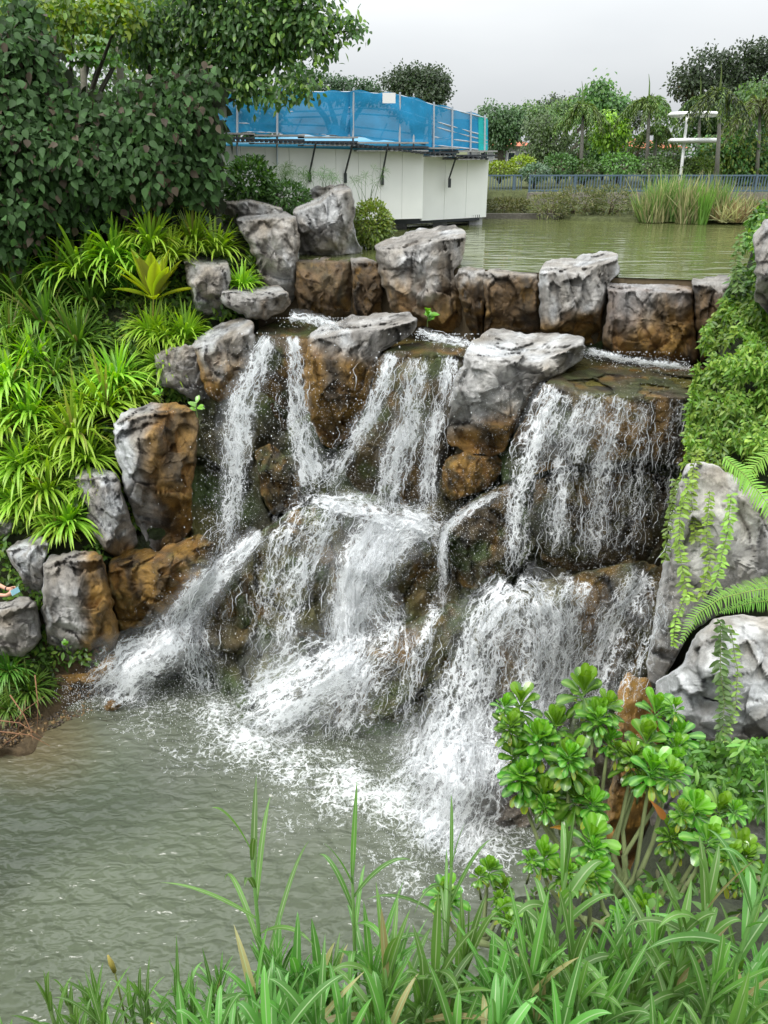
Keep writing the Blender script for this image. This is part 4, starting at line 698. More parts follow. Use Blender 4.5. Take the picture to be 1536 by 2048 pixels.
# ------------------------------------------------------------------ plants
def unit(v): return v / (np.linalg.norm(v, axis=-1, keepdims=True) + 1e-9)
def leafgeo(P0, D, U, L, W, prof, droop=.2, fold=.25, col=None, mid=None, cols=(-1, 0, 1.), tipcol=None):
    """N leaves: rows along the blade from prof, three columns with a midrib"""
    N = len(P0); n = len(prof); t = np.linspace(0, 1, n); D = unit(D); U = unit(U - (U * D).sum(-1, keepdims=True) * D); S_ = np.cross(D, U)
    L = np.broadcast_to(L, (N,)); W = np.broadcast_to(W, (N,)); droop = np.broadcast_to(droop, (N,)); pr = np.array(prof)
    c = P0[:, None] + D[:, None] * (L[:, None] * t)[..., None] ; dz = -(droop * L)[:, None] * t ** 2; c[..., 2] += dz
    # keep the blade's length as it bends: pull the horizontal part in
    c[..., :2] -= D[:, None, :2] * (np.abs(dz) * .25 * t)[..., None]
    hw = W[:, None] / 2 * pr; o = np.array(cols); K = len(cols)
    v = c[:, :, None] + S_[:, None, None] * (hw[..., None] * o)[..., None] + U[:, None, None] * (hw[..., None] * fold * np.abs(o))[..., None]
    idx = np.arange(N * n * K).reshape(N, n, K); f = np.stack([idx[:, :-1, :-1], idx[:, :-1, 1:], idx[:, 1:, 1:], idx[:, 1:, :-1]], -1).reshape(-1, 4)
    C = np.broadcast_to(np.asarray(col)[:, None, None], v.shape).copy()
    if tipcol is not None: C = C * (1 - (t ** 2)[None, :, None, None]) + np.asarray(tipcol) * (t ** 2)[None, :, None, None]
    if mid is not None:
        for j in range(K):
            if abs(cols[j]) < .15: C[:, :, j] = C[:, :, j] * .25 + np.array(mid) * .75
    return v.reshape(-1, 3), f, C.reshape(-1, 3)
STRAP = [.55, .9, 1, 1, .95, .85, .68, .42, .04]; OVATE = [.06, .75, 1, .7, .04]; OBOV = [.14, .3, .55, .85, 1.08, 1.08, .5]; HEART = [.3, 1.0, .95, .55, .03]; OV3 = [.1, 1, .05]
def rv(n, s=1.): return rng.normal(0, s, (n, 3))
def colv(n, base, var=.25, alt=None, p=.3):
    c = np.array(base)[None] * (1 + var * rng.normal(0, 1, (n, 1)).clip(-1.8, 1.8))
    if alt is not None: k = (rng.uniform(size=n) < p)[:, None]; c = np.where(k, np.array(alt)[None] * (1 + var * rng.normal(0, .6, (n, 1))), c)
    return c.clip(.004, .9)
def rosette(n, L, W, col, tip=None, up=.95, droop=.56, alt=None):
    """arching strap leaves from one crown, older ones lower"""
    k = np.sqrt(rng.uniform(0, 1, n)); az = rng.uniform(0, 2 * np.pi, n); el = np.pi / 2 * (1 - k * .85) * up + .12
    D = np.stack([np.cos(az) * np.cos(el), np.sin(az) * np.cos(el), np.sin(el)], -1); U = np.stack([-np.cos(az) * np.sin(el), -np.sin(az) * np.sin(el), np.cos(el)], -1)
    P0 = np.stack([np.cos(az) * .09, np.sin(az) * .06, rng.uniform(0, .18, n)], -1) * L; LL = L * rng.uniform(.7, 1.1, n) * (1.1 - .25 * k)
    c = colv(n, col, .16, alt, .12); return leafgeo(P0, D, U, LL, W * rng.uniform(.8, 1.15, n), STRAP, droop * (.35 + .75 * k), .35, c, tipcol=tip)
# variants of the strappy clumps
PV = []
for i in range(6):
    v, f, c = rosette(125, 1., .046, (.24, .46, .035), (.40, .58, .07), alt=(.36, .30, .09) if i % 3 == 0 else (.13, .3, .03)); o = mk('strap_leaf_clump', v, f, M['leaf'], col=c); PV.append(o.data); bpy.data.objects.remove(o)
DV = []
for i in range(4):
    v, f, c = rosette(120, 1., .04, (.10, .25, .035), (.2, .36, .06), alt=(.2, .18, .06)); o = mk('strap_leaf_clump', v, f, M['leaf'], col=c); DV.append(o.data); bpy.data.objects.remove(o)
PD = [ # px, py, radius px, bright?, label
 (300, 470, 72, 1, 'just under the dark purple-leaved shrub'), (232, 492, 82, 1, 'above the yellow bird nest fern on its left'), (165, 518, 92, 1, 'with tall leaves left of the yellow fern'), (386, 466, 62, 1, 'left of the feathery herb below the dark shrub'),
 (432, 486, 66, 1, 'leaning against the upright pitted boulder'), (484, 560, 46, 1, 'growing in the cleft above the low grey boulder'), (110, 545, 84, 0, 'below the dark shrub'), (38, 580, 90, 0, 'at the left edge under the shrub'), (185, 585, 84, 0, 'below the yellow fern on its left side'),
 (95, 625, 92, 0, 'in the second row from the top at left'), (20, 668, 88, 0, 'at the left edge level with the first ledge'), (158, 668, 80, 0, 'above the grassy mound of creeper'), (300, 650, 62, 1, 'on the mound left of the blocky grey boulder'), (372, 655, 66, 1, 'upright beside the slanting pale boulder'), (330, 668, 60, 1, 'between the mound and the upright tuft'),
 (30, 742, 92, 1, 'bright at the left edge mid-slope'), (110, 735, 70, 0, 'in the middle of the slope'), (235, 738, 78, 1, 'left of the creeper-hung grey boulder'), (215, 790, 86, 1, 'hanging above the tall streaked boulder'), (268, 778, 62, 1, 'drooping to the corner of the tall streaked boulder'), (56, 812, 86, 1, 'at the left above the round spiky ones'), (150, 850, 92, 1, 'large and round left of the tall streaked boulder'),
 (50, 905, 84, 1, 'at the left edge level with the streaked boulder'), (175, 900, 70, 1, 'drooping over the cracked pale boulder'), (100, 960, 78, 1, 'low on the slope above the white and rust boulder'), (140, 1020, 76, 1, 'hanging in front of the cracked pale boulder'), (36, 985, 66, 1, 'low at the left edge above the small stone'), (118, 1050, 56, 1, 'lowest of all, touching the white and rust boulder'), (250, 560, 60, 0, 'under the bird nest fern'), (70, 700, 74, 1, 'tucked between the two left edge clumps mid-slope'), (160, 800, 64, 1, 'small above the large round one'), (330, 720, 56, 1, 'above the creeper-hung grey boulder'), (100, 900, 66, 1, 'between the round ones and the left edge'), (280, 520, 60, 1, 'behind the bird nest fern'), (60, 1010, 56, 1, 'above the bluish white flanked boulder'), (340, 500, 56, 1, 'right behind the bird nest fern tips'), (-60, 620, 90, 1, 'just outside the left edge below the shrub'), (-70, 760, 90, 1, 'just outside the left edge mid-slope'), (-60, 900, 90, 1, 'just outside the left edge low down'), (10, 840, 70, 1, 'cut by the left edge in the middle of the slope'), (185, 960, 52, 1, 'small beside the cracked pale boulder top')]
for i, (px, py, r, br, lab) in enumerate(PD):
    Y = min(float(bankY(np.array(px + 0.), np.array(py + 30.))) - .35, (20.1 if px < 350 else 21.0) if py < 560 else 99); p = P(px, py + r * .42, Y); o = bpy.data.objects.new('strap_leaf_clump', (PV if br else DV)[i % (6 if br else 4)]); COL.objects.link(o)
    o.location = p; s = 1.62 * r * mpp(Y, py); o.scale = (s,) * 3; o.rotation_euler = (R(rng.uniform(-4, 14)), R(rng.uniform(-9, 9)), rng.uniform(0, 6.28)); tag(o, ('bright' if br else 'dark') + ' green strappy clump ' + lab, 'plant', 'strappy plants on the left slope')
# low creeping cover between them
def cover(name, regions, Yf, n, size, col, label, alt=None, off=.15, prof=OVATE, wr=.5, up=.5, kind='stuff', mat='leaf', lift=.4, matl=None):
    V, Fs, C, n0 = [], [], [], 0
    for (x0, y0, x1, y1, wgt) in regions:
        c = int(n * wgt); x, y = rng.uniform(x0, x1, c), rng.uniform(y0, y1, c); k = fbm(np.stack([x / 30, y / 30, x * 0], -1), 5, 2) > -.25; x, y = x[k], y[k]; c = len(x)
        Y = Yf(x, y) - off - rng.uniform(0, lift, c) * (fbm(np.stack([x / 45, y / 45, x * 0], -1), 15, 2) + .6); m = mpp(Y, y)
        D = unit(rv(c) + np.array([0, -.5, up])); v, f, cc = leafgeo(P(x, y, Y), D, unit(rv(c, .5) + np.array([0, -.4, 1])), size * m * rng.uniform(.6, 1.3, c), size * m * wr, prof, .3, .2, colv(c, col, .3, alt, .3)); V.append(v); Fs.append(f + n0); C.append(cc); n0 += len(v)
    return tag(mk(name, np.concatenate(V), np.concatenate(Fs), M[mat], col=np.concatenate(C)), label, kind=kind)
cover('ground_cover', [(-480, 480, -20, 1300, .5), (-20, 480, 340, 1060, .62), (-20, 1000, 210, 1330, .12), (300, 430, 520, 640, .12), (250, 640, 420, 800, .14)], lambda x, y: bankY(x, y), 17000, 15, (.09, .19, .03), 'low green weeds filling the gaps between strappy plants', alt=(.18, .3, .04))
def mound(name, cx, cy, rx, ry, Y, n, size, col, label, cat, alt=None, prof=OVATE, wr=.5, group=None, dz=1., wood=True, mat='leaf', dirz=.4, outw=1.):
    """a shrub: leaves through the outer part of a lumpy crown on short stems"""
    m = mpp(Y, cy); c = P(cx, cy, Y); root = empty(name, c - np.array([0, 0, ry * m]), label, cat, group); off = np.array([0, 0, ry * m]); d = unit(rv(n)); lump = 1 + .28 * fbm(d * 2.2 + cx * .1, 3, 3); rr = rng.uniform(.45, 1.02, n) ** .6 * lump
    p = d * rr[:, None] * np.array([rx, rx * dz, ry]) * m + off; keep = p[:, 2] > -.1; p, d = p[keep], d[keep]; n = len(p)
    D = unit(d * outw + rv(n, .45) + np.array([0, 0, dirz])); v, f, cc = leafgeo(p, D, unit(d + np.array([0, -.2, .8])), size * m * rng.uniform(.65, 1.25, n), size * m * wr, prof, .35, .25, colv(n, col, .28, alt)); mk('foliage', v, f, M[mat], root, col=cc)
    if wood:
        mb = MB()
        for i in range(7): q = unit(rv(1))[0] * np.array([rx, rx * dz, ry]) * m * .75; q[2] = abs(q[2]); mb.tube([(0, 0, -.3), q * .5 + off * .4, q + off * .7], [.05 * rx * m + .01, .03 * rx * m + .006, .008], 5, (.1, .08, .05))
        mb.build('stems', M['bark'], root, True)
    return root
# round bush, papyrus, herbs by the hoarding
mound('round_bush', 745, 450, 42, 44, 23.6, 2600, 9, (.15, .25, .035), 'rounded yellow green bush at the pond edge before the white panels', 'bush', alt=(.22, .28, .05), wr=.45)
mound('feathery_herb', 372, 482, 52, 34, 22.2, 2200, 9, (.13, .22, .05), 'fine feathery herb with mauve flowers below the dark shrub', 'plant', wr=.25, alt=(.2, .27, .08))
mound('leafy_shrub', 500, 372, 52, 56, 24.6, 1900, 17, (.045, .12, .02), 'mid green shrub with long leaves left of the papyrus', 'shrub', alt=(.09, .2, .03), wr=.3)
mound('leafy_shrub', 300, 640, 58, 42, 20.2, 1800, 11, (.13, .22, .04), 'pale creeping mound of small leaves left of the blocky boulder', 'shrub', wr=.3, alt=(.25, .24, .1))
mound('leafy_shrub', 575, 395, 46, 32, 24.4, 1300, 12, (.06, .15, .03), 'low green shrub behind the layered boulder', 'shrub', wr=.35)
def sedge(px, py, hpx, Y, n, label, fan=.5, cat='papyrus', wid=.5, col=(.10, .2, .05), head=True):
    m = mpp(Y, py); root = empty(cat.replace(' ', '_'), P(px, py, Y), label, cat, 'fine stemmed plants by the white panels'); mb = MB(); V, Fs, C, n0 = [], [], [], 0
    for i in range(n):
        a = rng.uniform(0, 6.28); k = rng.uniform(0, fan); L = hpx * m * rng.uniform(.6, 1.1); d = np.array([math.cos(a) * k, math.sin(a) * k, 1.]); d /= np.linalg.norm(d); b = rv(1, .12)[0] * np.array([1, 1, 0]); pts = [b, b + d * L * .6, b + d * L + np.array([math.cos(a), math.sin(a), 0]) * L * .12]
        mb.tube(pts, [.008, .006, .004], 3, np.array(col) * rng.uniform(.7, 1.3))
        if head:
            q = 26; D = unit(rv(q) + np.array([0, 0, .6])); v, f, cc = leafgeo(np.repeat(pts[2][None], q, 0), D, rv(q), .34 * rng.uniform(.6, 1.1, q), .008, OV3, .4, 0, colv(q, np.array(col) * 1.3, .2)); V.append(v); Fs.append(f + n0); C.append(cc); n0 += len(v)
    mb.build('stems', M['leaf'], root, True)
    if head: mk('plume', np.concatenate(V), np.concatenate(Fs), M['leaf'], root, col=np.concatenate(C))
for a in ((560, 400, 60, 25.2, 16, 'papyrus tuft nearest the leafy shrub'), (600, 396, 50, 25.4, 14, 'papyrus tuft between the shrub and the domed boulder'), (655, 388, 40, 25.8, 10, 'papyrus tuft just above the domed boulder'), (735, 402, 55, 25.6, 8, 'sparse papyrus stems rising behind the round bush')): sedge(*a)
# bird nest fern
def birdnest(px, py, Y, r):
    m = mpp(Y, py); root = empty('birdnest_fern', P(px, py, Y), 'yellow green bird nest fern with broad upright fronds', 'fern'); n = 20; az = np.linspace(0, 6.28, n, endpoint=False) + rng.normal(0, .15, n); el = rng.uniform(.8, 1.35, n); el[::5] = .35
    D = np.stack([np.cos(az) * np.cos(el), np.sin(az) * np.cos(el), np.sin(el)], -1); U = np.stack([-np.cos(az) * np.sin(el), -np.sin(az) * np.sin(el), np.cos(el)], -1); c = colv(n, (.5, .64, .03), .12, (.3, .3, .04), .15)
    for i in range(n):
        v, f, cc = leafgeo(D[i:i + 1] * .05, D[i:i + 1], U[i:i + 1], r * m * rng.uniform(.85, 1.15), r * m * .25, [.25, .5, .8, 1, 1, .95, .8, .5, .05], .15, .35, c[i:i + 1], mid=(.2, .2, .03)); mk('frond', v, f, M['leaf_gloss'], root, col=cc)
birdnest(308, 600, 19.3, 104)
# small seedlings on the rocks
def seedling(px, py, Y, r, n, label, col=(.16, .34, .04)):
    m = mpp(Y, py); root = empty('seedling', P(px, py, Y), label, 'seedling', 'seedlings rooted on the rocks'); az = rng.uniform(0, 6.28, n); el = rng.uniform(.1, 1.2, n); D = np.stack([np.cos(az) * np.cos(el), np.sin(az) * np.cos(el), np.sin(el)], -1)
    h = rng.uniform(.0, .7, n) * r * m; v, f, c = leafgeo(np.stack([h * 0, h * 0, h], -1) + D * .02, D, np.tile([0, -.5, 1.], (n, 1)), r * m * rng.uniform(.6, 1, n), r * m * .4, OVATE, .3, .2, colv(n, col, .15)); mk('foliage', v, f, M['leaf_gloss'], root, col=c)
    mb = MB(); mb.tube([(0, 0, -.1), (0, 0, r * m * .8)], [.015, .006], 5, (.1, .14, .04)); mb.build('stem', M['bark'], root)
seedling(855, 645, 18.4, 34, 9, 'seedling with upright leaves at the foot of the wedge boulder'); seedling(394, 826, 16.0, 26, 7, 'seedling with three round leaves on the tall streaked boulder', (.2, .42, .05)); seedling(322, 795, 17.6, 20, 6, 'round leaved seedling under the creeper-hung grey boulder', (.2, .42, .05)); seedling(134, 1296, 14.2, 16, 7, 'tiny seedling on the white and rust boulder')

# dark heart-leaved shrub at upper left
def crown_tree(name, label, cat, base, blobs, n, leafpx, col, alt=None, prof=HEART, wr=.9, hang=.6, limbs=(), mat='leaf', group=None, bark=(.09, .08, .065), trad=.12, shell=.55, palt=.3, clus=14, spread=1.0, ujit=.35, lumpy=.3, szr=(.6, 1.2)):
    """blobs: (px, py, rx, ry, Y). Leaves sit in small clusters near the skin of every blob, with gaps between"""
    b0 = P(*base); root = empty(name, b0, label, cat, group); V, Fs, C, n0 = [], [], [], 0; A = np.array([b[2] * b[3] for b in blobs], float); cnt = (n * A / A.sum()).astype(int)
    for (px, py, rx, ry, Y), c in zip(blobs, cnt):
        m = mpp(Y, py); cc_ = P(px, py, Y); k = max(1, c // clus); d = unit(rv(k)); d[:, 1] = np.where(rng.uniform(size=k) < .7, -np.abs(d[:, 1]), d[:, 1]); lump = 1 + lumpy * fbm(d * 1.8 + px * .07, 3, 3)
        q = cc_ + d * (rng.uniform(shell, 1.02, k) * lump)[:, None] * np.array([rx, (rx + ry) / 2, ry]) * m; q = np.repeat(q, clus, 0); dd = np.repeat(d, clus, 0); nn = len(q); q = q + rv(nn, leafpx * m * .9 * spread)
        D = unit(dd * .5 + rv(nn, .55) + np.array([0, -.15, -hang])); U = unit(dd * .7 + np.array([0, -.7, .5]) + rv(nn, ujit)); v, f, c3 = leafgeo(q, D, U, leafpx * m * rng.uniform(*szr, nn), leafpx * m * wr * rng.uniform(.8, 1.1, nn), prof, .15, rng.uniform(.1, .4), colv(nn, col, .28, alt, palt)); V.append(v - b0); Fs.append(f + n0); C.append(c3); n0 += len(v)
        if not limbs:
            pass
    mk('crown', np.concatenate(V), np.concatenate(Fs), M[mat], root, col=np.concatenate(C))
    mb = MB(); 
    if limbs:
        for pts, r0, r1 in limbs: p = np.array([P(*a) for a in pts]) - b0; mb.tube(p, np.linspace(r0, r1, len(p)), 7, bark)
    else:
        for (px, py, rx, ry, Y) in blobs: q = P(px, py, Y) - b0; mb.tube([(0, 0, -.4), q * np.array([.35, .35, .5]), q * np.array([.8, .8, .85]), q], [trad, trad * .75, trad * .4, trad * .15], 6, bark)
    mb.build('trunk', M['bark'], root, True)
    return root
SB = [(-60, 200, 80, 70, 21.2), (-70, 340, 90, 70, 20.6), (-60, 450, 80, 50, 20.4), (50, 130, 58, 60, 21), (20, 215, 70, 60, 20.5), (120, 245, 62, 52, 20.8), (215, 262, 62, 52, 20.8), (275, 215, 40, 34, 21.2), (330, 275, 66, 60, 20.8), (385, 222, 36, 40, 21), (395, 300, 32, 42, 21.2), (60, 310, 90, 66, 20), (180, 335, 90, 56, 20.2), (300, 340, 80, 50, 20.4), (380, 355, 44, 36, 20.9), (40, 420, 80, 50, 19.8), (145, 405, 70, 36, 20.4), (14, 480, 50, 32, 19.9), (64, 55, 26, 40, 22), (320, 175, 24, 20, 21.2), (405, 172, 18, 20, 21)]
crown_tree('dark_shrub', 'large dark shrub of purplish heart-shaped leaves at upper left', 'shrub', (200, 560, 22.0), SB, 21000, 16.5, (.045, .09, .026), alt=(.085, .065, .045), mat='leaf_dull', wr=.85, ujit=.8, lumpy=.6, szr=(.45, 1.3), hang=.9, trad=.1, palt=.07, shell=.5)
# inner leaves, shade put into their darker colour, fill the shrub's heart
crown_tree('dark_shrub', 'inner leaves of the big heart-leaved shrub with shade painted into their dark colour', 'shrub', (180, 570, 23.5), [(a, b + 20, c * 1.0, d * 1.1, e + 1.6) for a, b, c, d, e in SB if b > 100], 9000, 24, (.03, .045, .02), mat='leaf_dull', shell=.1)
# broad tree behind with long limbs reaching right
TB = [(300, 60, 90, 60, 24.5), (420, 40, 90, 60, 24), (400, 120, 70, 50, 24.5), (500, 60, 80, 60, 23.6), (470, 140, 60, 40, 24), (560, 30, 70, 50, 23.6), (560, 100, 50, 36, 23.6), (620, 40, 60, 34, 23.2), (640, 90, 36, 30, 23), (610, 165, 34, 18, 22.8), (560, 185, 34, 14, 22.8), (690, 55, 30, 14, 22.9), (500, 170, 40, 22, 23.4), (600, -30, 100, 34, 23.5), (450, -40, 160, 40, 24), (715, 62, 14, 9, 22.9)]
LT = [([(330, 600, 25.2), (380, 380, 25), (400, 250, 24.7), (430, 120, 24.4), (470, 20, 24.2)], .22, .06), ([(395, 260, 24.7), (470, 160, 24.2), (560, 110, 23.6), (640, 70, 23.1), (725, 58, 22.9)], .12, .015), ([(400, 230, 24.7), (480, 190, 24), (560, 185, 22.9), (620, 172, 22.8)], .07, .012), ([(430, 120, 24.4), (500, 60, 23.8), (580, 0, 23.6)], .09, .03), ([(380, 300, 24.9), (300, 140, 24.7), (260, 40, 24.6)], .12, .04), ([(560, 110, 23.6), (610, 30, 23.4), (650, -20, 23.2)], .05, .015)]
crown_tree('broad_tree', 'broad green tree whose limbs reach right over the blue netting', 'tree', (330, 600, 25.2), TB, 12500, 15, (.06, .14, .028), alt=(.17, .3, .045), prof=OVATE, wr=.5, hang=.5, limbs=LT, mat='leaf', shell=.25, palt=.2, clus=13, spread=1.0)
crown_tree('bright_tree', 'yellow green tree at the top left corner behind the papaya', 'tree', (140, 400, 28.), [(50, 12, 50, 26, 23.4), (150, 22, 60, 26, 23.4), (240, 30, 50, 26, 23.4), (110, 70, 34, 26, 23.4), (40, 30, 60, 50, 27), (110, 20, 60, 40, 27.5), (200, 40, 70, 40, 28), (290, 20, 70, 40, 28), (20, 80, 50, 40, 27), (210, 90, 60, 34, 28.5)], 5600, 15, (.12, .25, .025), alt=(.24, .36, .03), prof=OVATE, wr=.55, hang=.3, shell=.4, palt=.4)
crown_tree('backdrop_tree', 'pale feathery tree far behind the papaya', 'tree', (150, 420, 34.), [(130, 170, 150, 90, 33), (330, 150, 120, 80, 33), (500, 240, 90, 60, 34), (30, 150, 90, 90, 33), (300, 300, 150, 80, 33), (480, 320, 60, 40, 34)], 6500, 15, (.045, .09, .02), alt=(.1, .18, .035), prof=OVATE, wr=.4, shell=.1)
# papaya with lobed leaves
def papaya(px, py, Y, label):
    m = mpp(Y, py); root = empty('papaya_tree', P(px, py + 200, Y), label, 'tree'); top = P(px, py, Y) - P(px, py + 200, Y); mb = MB(); mb.tube([(0, 0, -1), top * .5 + [.1, 0, 0], top], [.16, .12, .08], 8, (.2, .19, .15)); mb.build('trunk', M['bark'], root, True)
    for i in range(15):
        a = rng.uniform(0, 6.28); e = rng.uniform(-.15, 1.0); d = np.array([math.cos(a) * math.cos(e), math.sin(a) * math.cos(e), math.sin(e)]); L = rng.uniform(55, 85) * m; q = top + d * L; mb = MB(); mb.tube([top, top + d * L * .5 + [0, 0, .05], q], [.022, .018, .012], 5, (.16, .25, .06)); lf = mb.build('leaf_stalk', M['leaf'], root, True)
        n = 9; th = np.linspace(-2.3, 2.3, n) + a; D = np.stack([np.cos(th), np.sin(th), np.full(n, -.1)], -1); v, f, c = leafgeo(np.repeat(q[None], n, 0), D, np.tile([0, -.25, 1.], (n, 1)), 38 * m * (1 - .12 * np.abs(np.linspace(-2.3, 2.3, n))), 17 * m, [.25, .7, .55, 1, .5, .6, .05], .3, .2, colv(n, (.10, .24, .045), .12)); mk('leaf', v, f, M['leaf'], lf, col=c)
papaya(165, 120, 25.5, 'papaya tree with lobed leaves above the dark shrub'); papaya(235, 60, 27, 'second papaya partly hidden behind the broad tree crown')

# ------------------------------------------------------------------ far bank plants
def far(name, label, cat, px, base, Y, blobs, n, lp, col, alt=None, group='trees beyond the far bank', **k): return crown_tree(name, label, cat, (px, base, Y), [(a, b, c, d, Y + e) for a, b, c, d, e in blobs], int(n * 1.9), lp * 1.1, tuple(1.35 * q for q in col), alt, prof=OV3, wr=.6, group=group, **k)
G1, G2, G3 = (.035, .065, .025), (.06, .12, .03), (.12, .22, .035)
far('round_tree', 'dome-shaped dark tree above the blue netting', 'tree', 835, 300, 95, [(835, 190, 62, 50, 0), (800, 165, 34, 24, 0), (870, 170, 32, 28, 0), (835, 155, 40, 18, 0)], 4200, 6, G1, (.05, .08, .03), hang=.1, trad=.5)
far('round_tree', 'low dark tree crown left of the dome-shaped tree', 'tree', 680, 300, 100, [(650, 180, 40, 24, 0), (700, 182, 44, 22, 0), (745, 186, 30, 18, 0), (600, 170, 40, 30, 0)], 2600, 6, G1, hang=.1, trad=.5)
far('round_tree', 'mid green tree just right of the netting end', 'tree', 1000, 335, 55, [(985, 240, 34, 26, 0), (1020, 245, 30, 30, 0), (1000, 270, 40, 22, 0)], 2600, 6, (.05, .1, .035), G2, trad=.3)
far('round_tree', 'pale green tree behind the red roof', 'tree', 1065, 335, 62, [(1060, 232, 40, 22, 0), (1090, 248, 34, 26, 0), (1130, 225, 40, 24, 6)], 2200, 6, G2, G3, trad=.3)
far('round_tree', 'hazy dark tree between the pale tree and the palms', 'tree', 1110, 335, 85, [(1105, 215, 32, 16, 0), (1150, 215, 40, 20, 0), (1200, 215, 40, 26, 0), (1240, 235, 50, 26, 0)], 2200, 6, G1, trad=.3)
far('round_tree', 'great dark tree mass at the upper right corner', 'tree', 1440, 335, 75, [(1370, 165, 42, 26, 0), (1420, 140, 50, 34, 0), (1480, 130, 50, 36, 0), (1540, 115, 50, 34, 0), (1600, 120, 60, 40, 0), (1440, 190, 90, 30, 0), (1540, 190, 90, 40, 0)], 6500, 7, (.03, .055, .02), hang=.1, trad=.5)
far('round_tree', 'feathery mid green tree behind the ring lamp', 'tree', 1440, 340, 50, [(1400, 250, 40, 34, 0), (1450, 280, 50, 44, 0), (1430, 225, 34, 24, 0), (1480, 230, 40, 40, 0)], 3600, 7, (.05, .1, .02), G2, hang=.4)
far('round_tree', 'yellow green young tree between the two tall palms', 'tree', 1222, 345, 44, [(1222, 250, 24, 18, 0), (1212, 272, 26, 18, 0), (1238, 268, 20, 16, 0)], 1100, 7, (.2, .32, .03), G3, trad=.06)
far('round_tree', 'tall lobed-leaf tree topping the group of palms', 'tree', 1205, 345, 48, [(1200, 185, 20, 22, 0), (1180, 215, 30, 22, 0), (1222, 212, 28, 20, 0), (1205, 300, 46, 30, 0)], 2000, 8, G2, G3, trad=.08)
far('round_tree', 'thin airy tree left of the first palm', 'tree', 1095, 345, 44, [(1085, 255, 34, 26, 0), (1100, 290, 40, 26, 0), (1075, 300, 30, 20, 0)], 1100, 6, (.06, .1, .03), trad=.06)
far('round_tree', 'dense green tree with reddish tips below the ring lamp', 'tree', 1450, 350, 43, [(1425, 310, 40, 30, 0), (1480, 300, 50, 40, 0), (1530, 320, 40, 30, 0), (1490, 340, 60, 16, 0)], 4000, 7, (.05, .11, .02), (.16, .2, .03), trad=.1)
far('round_tree', 'bright spreading tree at the right edge beyond the railing', 'tree', 1540, 350, 46, [(1520, 190, 40, 24, 0), (1560, 220, 50, 40, 0), (1570, 300, 50, 50, 0)], 2600, 8, G2, G3, trad=.12)
SH = [(1000, 338, 34, 14, 40, (.16, .22, .03), 'golden green hedge tuft right of the white panels'), (1045, 330, 26, 18, 41, (.2, .28, .03), 'yellow shrub before the red roof'), (1070, 345, 30, 16, 40, (.1, .16, .09), 'silvery shrub above the stone wall'), (1120, 330, 34, 22, 41, (.06, .13, .03), 'mid green shrub left of the first palm'), (1170, 338, 34, 18, 41, (.05, .1, .02), 'dark shrub under the first palm'), (1240, 330, 40, 22, 41, (.08, .16, .03), 'green shrub under the second palm'), (1310, 335, 40, 20, 41, (.07, .12, .03), 'olive shrub left of the ring lamp post'), (1360, 338, 34, 16, 41, (.05, .1, .02), 'dark shrub at the foot of the ring lamp'), (1400, 336, 40, 20, 41, (.1, .18, .03), 'bright shrub right of the ring lamp post'),
      (1270, 300, 40, 28, 46, (.05, .1, .02), 'dark shrub before the second red roof'), (1150, 296, 30, 26, 46, (.05, .1, .025), 'tall shrub between the thin tree and the palm'), (1340, 300, 36, 30, 46, (.06, .12, .03), 'tall shrub left of the lamp rings')]
for x, y, rx, ry, Y, c, lab in SH: mound('far_shrub', x, y, rx, ry, Y, 900, 7, c, lab, 'shrub', alt=tuple(1.5 * q for q in c), group='shrubs behind the railings')
for x, y, rx, ry, Y, c, lab in [(1015, 410, 46, 12, 35.4, (.09, .11, .03), 'low olive hedge beside the white panels at the waterline'), (1100, 412, 50, 26, 34.6, (.13, .16, .05), 'grassy bush left end of the stone wall foot'), (1160, 405, 56, 30, 34.4, (.1, .13, .04), 'olive bush against the middle of the stone wall'), (1220, 405, 50, 32, 34.2, (.09, .12, .035), 'olive bush left of the reeds')]: mound('bank_shrub', x, y, rx, ry, Y, 1600, 8, c, lab, 'shrub', alt=(.2, .2, .08), group='shrubs on the far waterline', wr=.25, dirz=.8)
# palms with drooping plumes
def palm(px, topy, basey, Y, fr, label, col=(.09, .17, .035)):
    m = mpp(Y, topy); b = P(px - 4, basey, Y); root = empty('palm_tree', b, label, 'palm', 'palms beyond the railing'); top = P(px, topy, Y) - b; mb = MB(); mb.tube([(0, 0, -.5), top * .5, top], [.12, .09, .06], 8, (.22, .21, .18)); mb.build('trunk', M['bark'], root, True)
    for i in range(16):
        a = i * 2.4 + rng.uniform(-.2, .2); e = rng.uniform(.2, 1.25); L = 1.35 * fr * m * rng.uniform(.85, 1.1); t = np.linspace(0, 1, 22); h = np.array([math.cos(a), math.sin(a), 0]); c = top + h * (L * math.cos(e) * t + L * .22 * t ** 2)[:, None] + np.array([0, 0, 1.]) * (L * math.sin(e) * t - L * (1.1 + .3 * e) * t ** 2.1)[:, None]
        tg = unit(np.gradient(c, axis=0)); q = np.repeat(c, 10, 0); T = np.repeat(tg, 10, 0); n = len(q); az = rng.uniform(0, 6.28, n); s = unit(np.cross(T, [0, 0, 1.])); u = np.cross(s, T); D = unit(T * .6 + s * np.cos(az)[:, None] + u * np.sin(az)[:, None] * .7 + [0, 0, -.35])
        v, f, cc = leafgeo(q, D, rv(n), L * .24 * (1 - .5 * np.repeat(t, 10)) * rng.uniform(.7, 1.1, n), .055, OV3, .3, .2, colv(n, col, .3, (.16, .24, .05), .35)); v0 = MB(); v0.add(v, f, cc); v0.tube(c, np.linspace(.03, .008, 22), 3, (.12, .16, .05)); v0.build('frond', M['leaf'], root, True)
    mb = MB(); mb.tube([top, top + [-.1, 0, .9], top + [-.2, 0, 1.3]], [.06, .03, .008], 5, (.15, .22, .06)); mb.build('spear', M['leaf'], root)
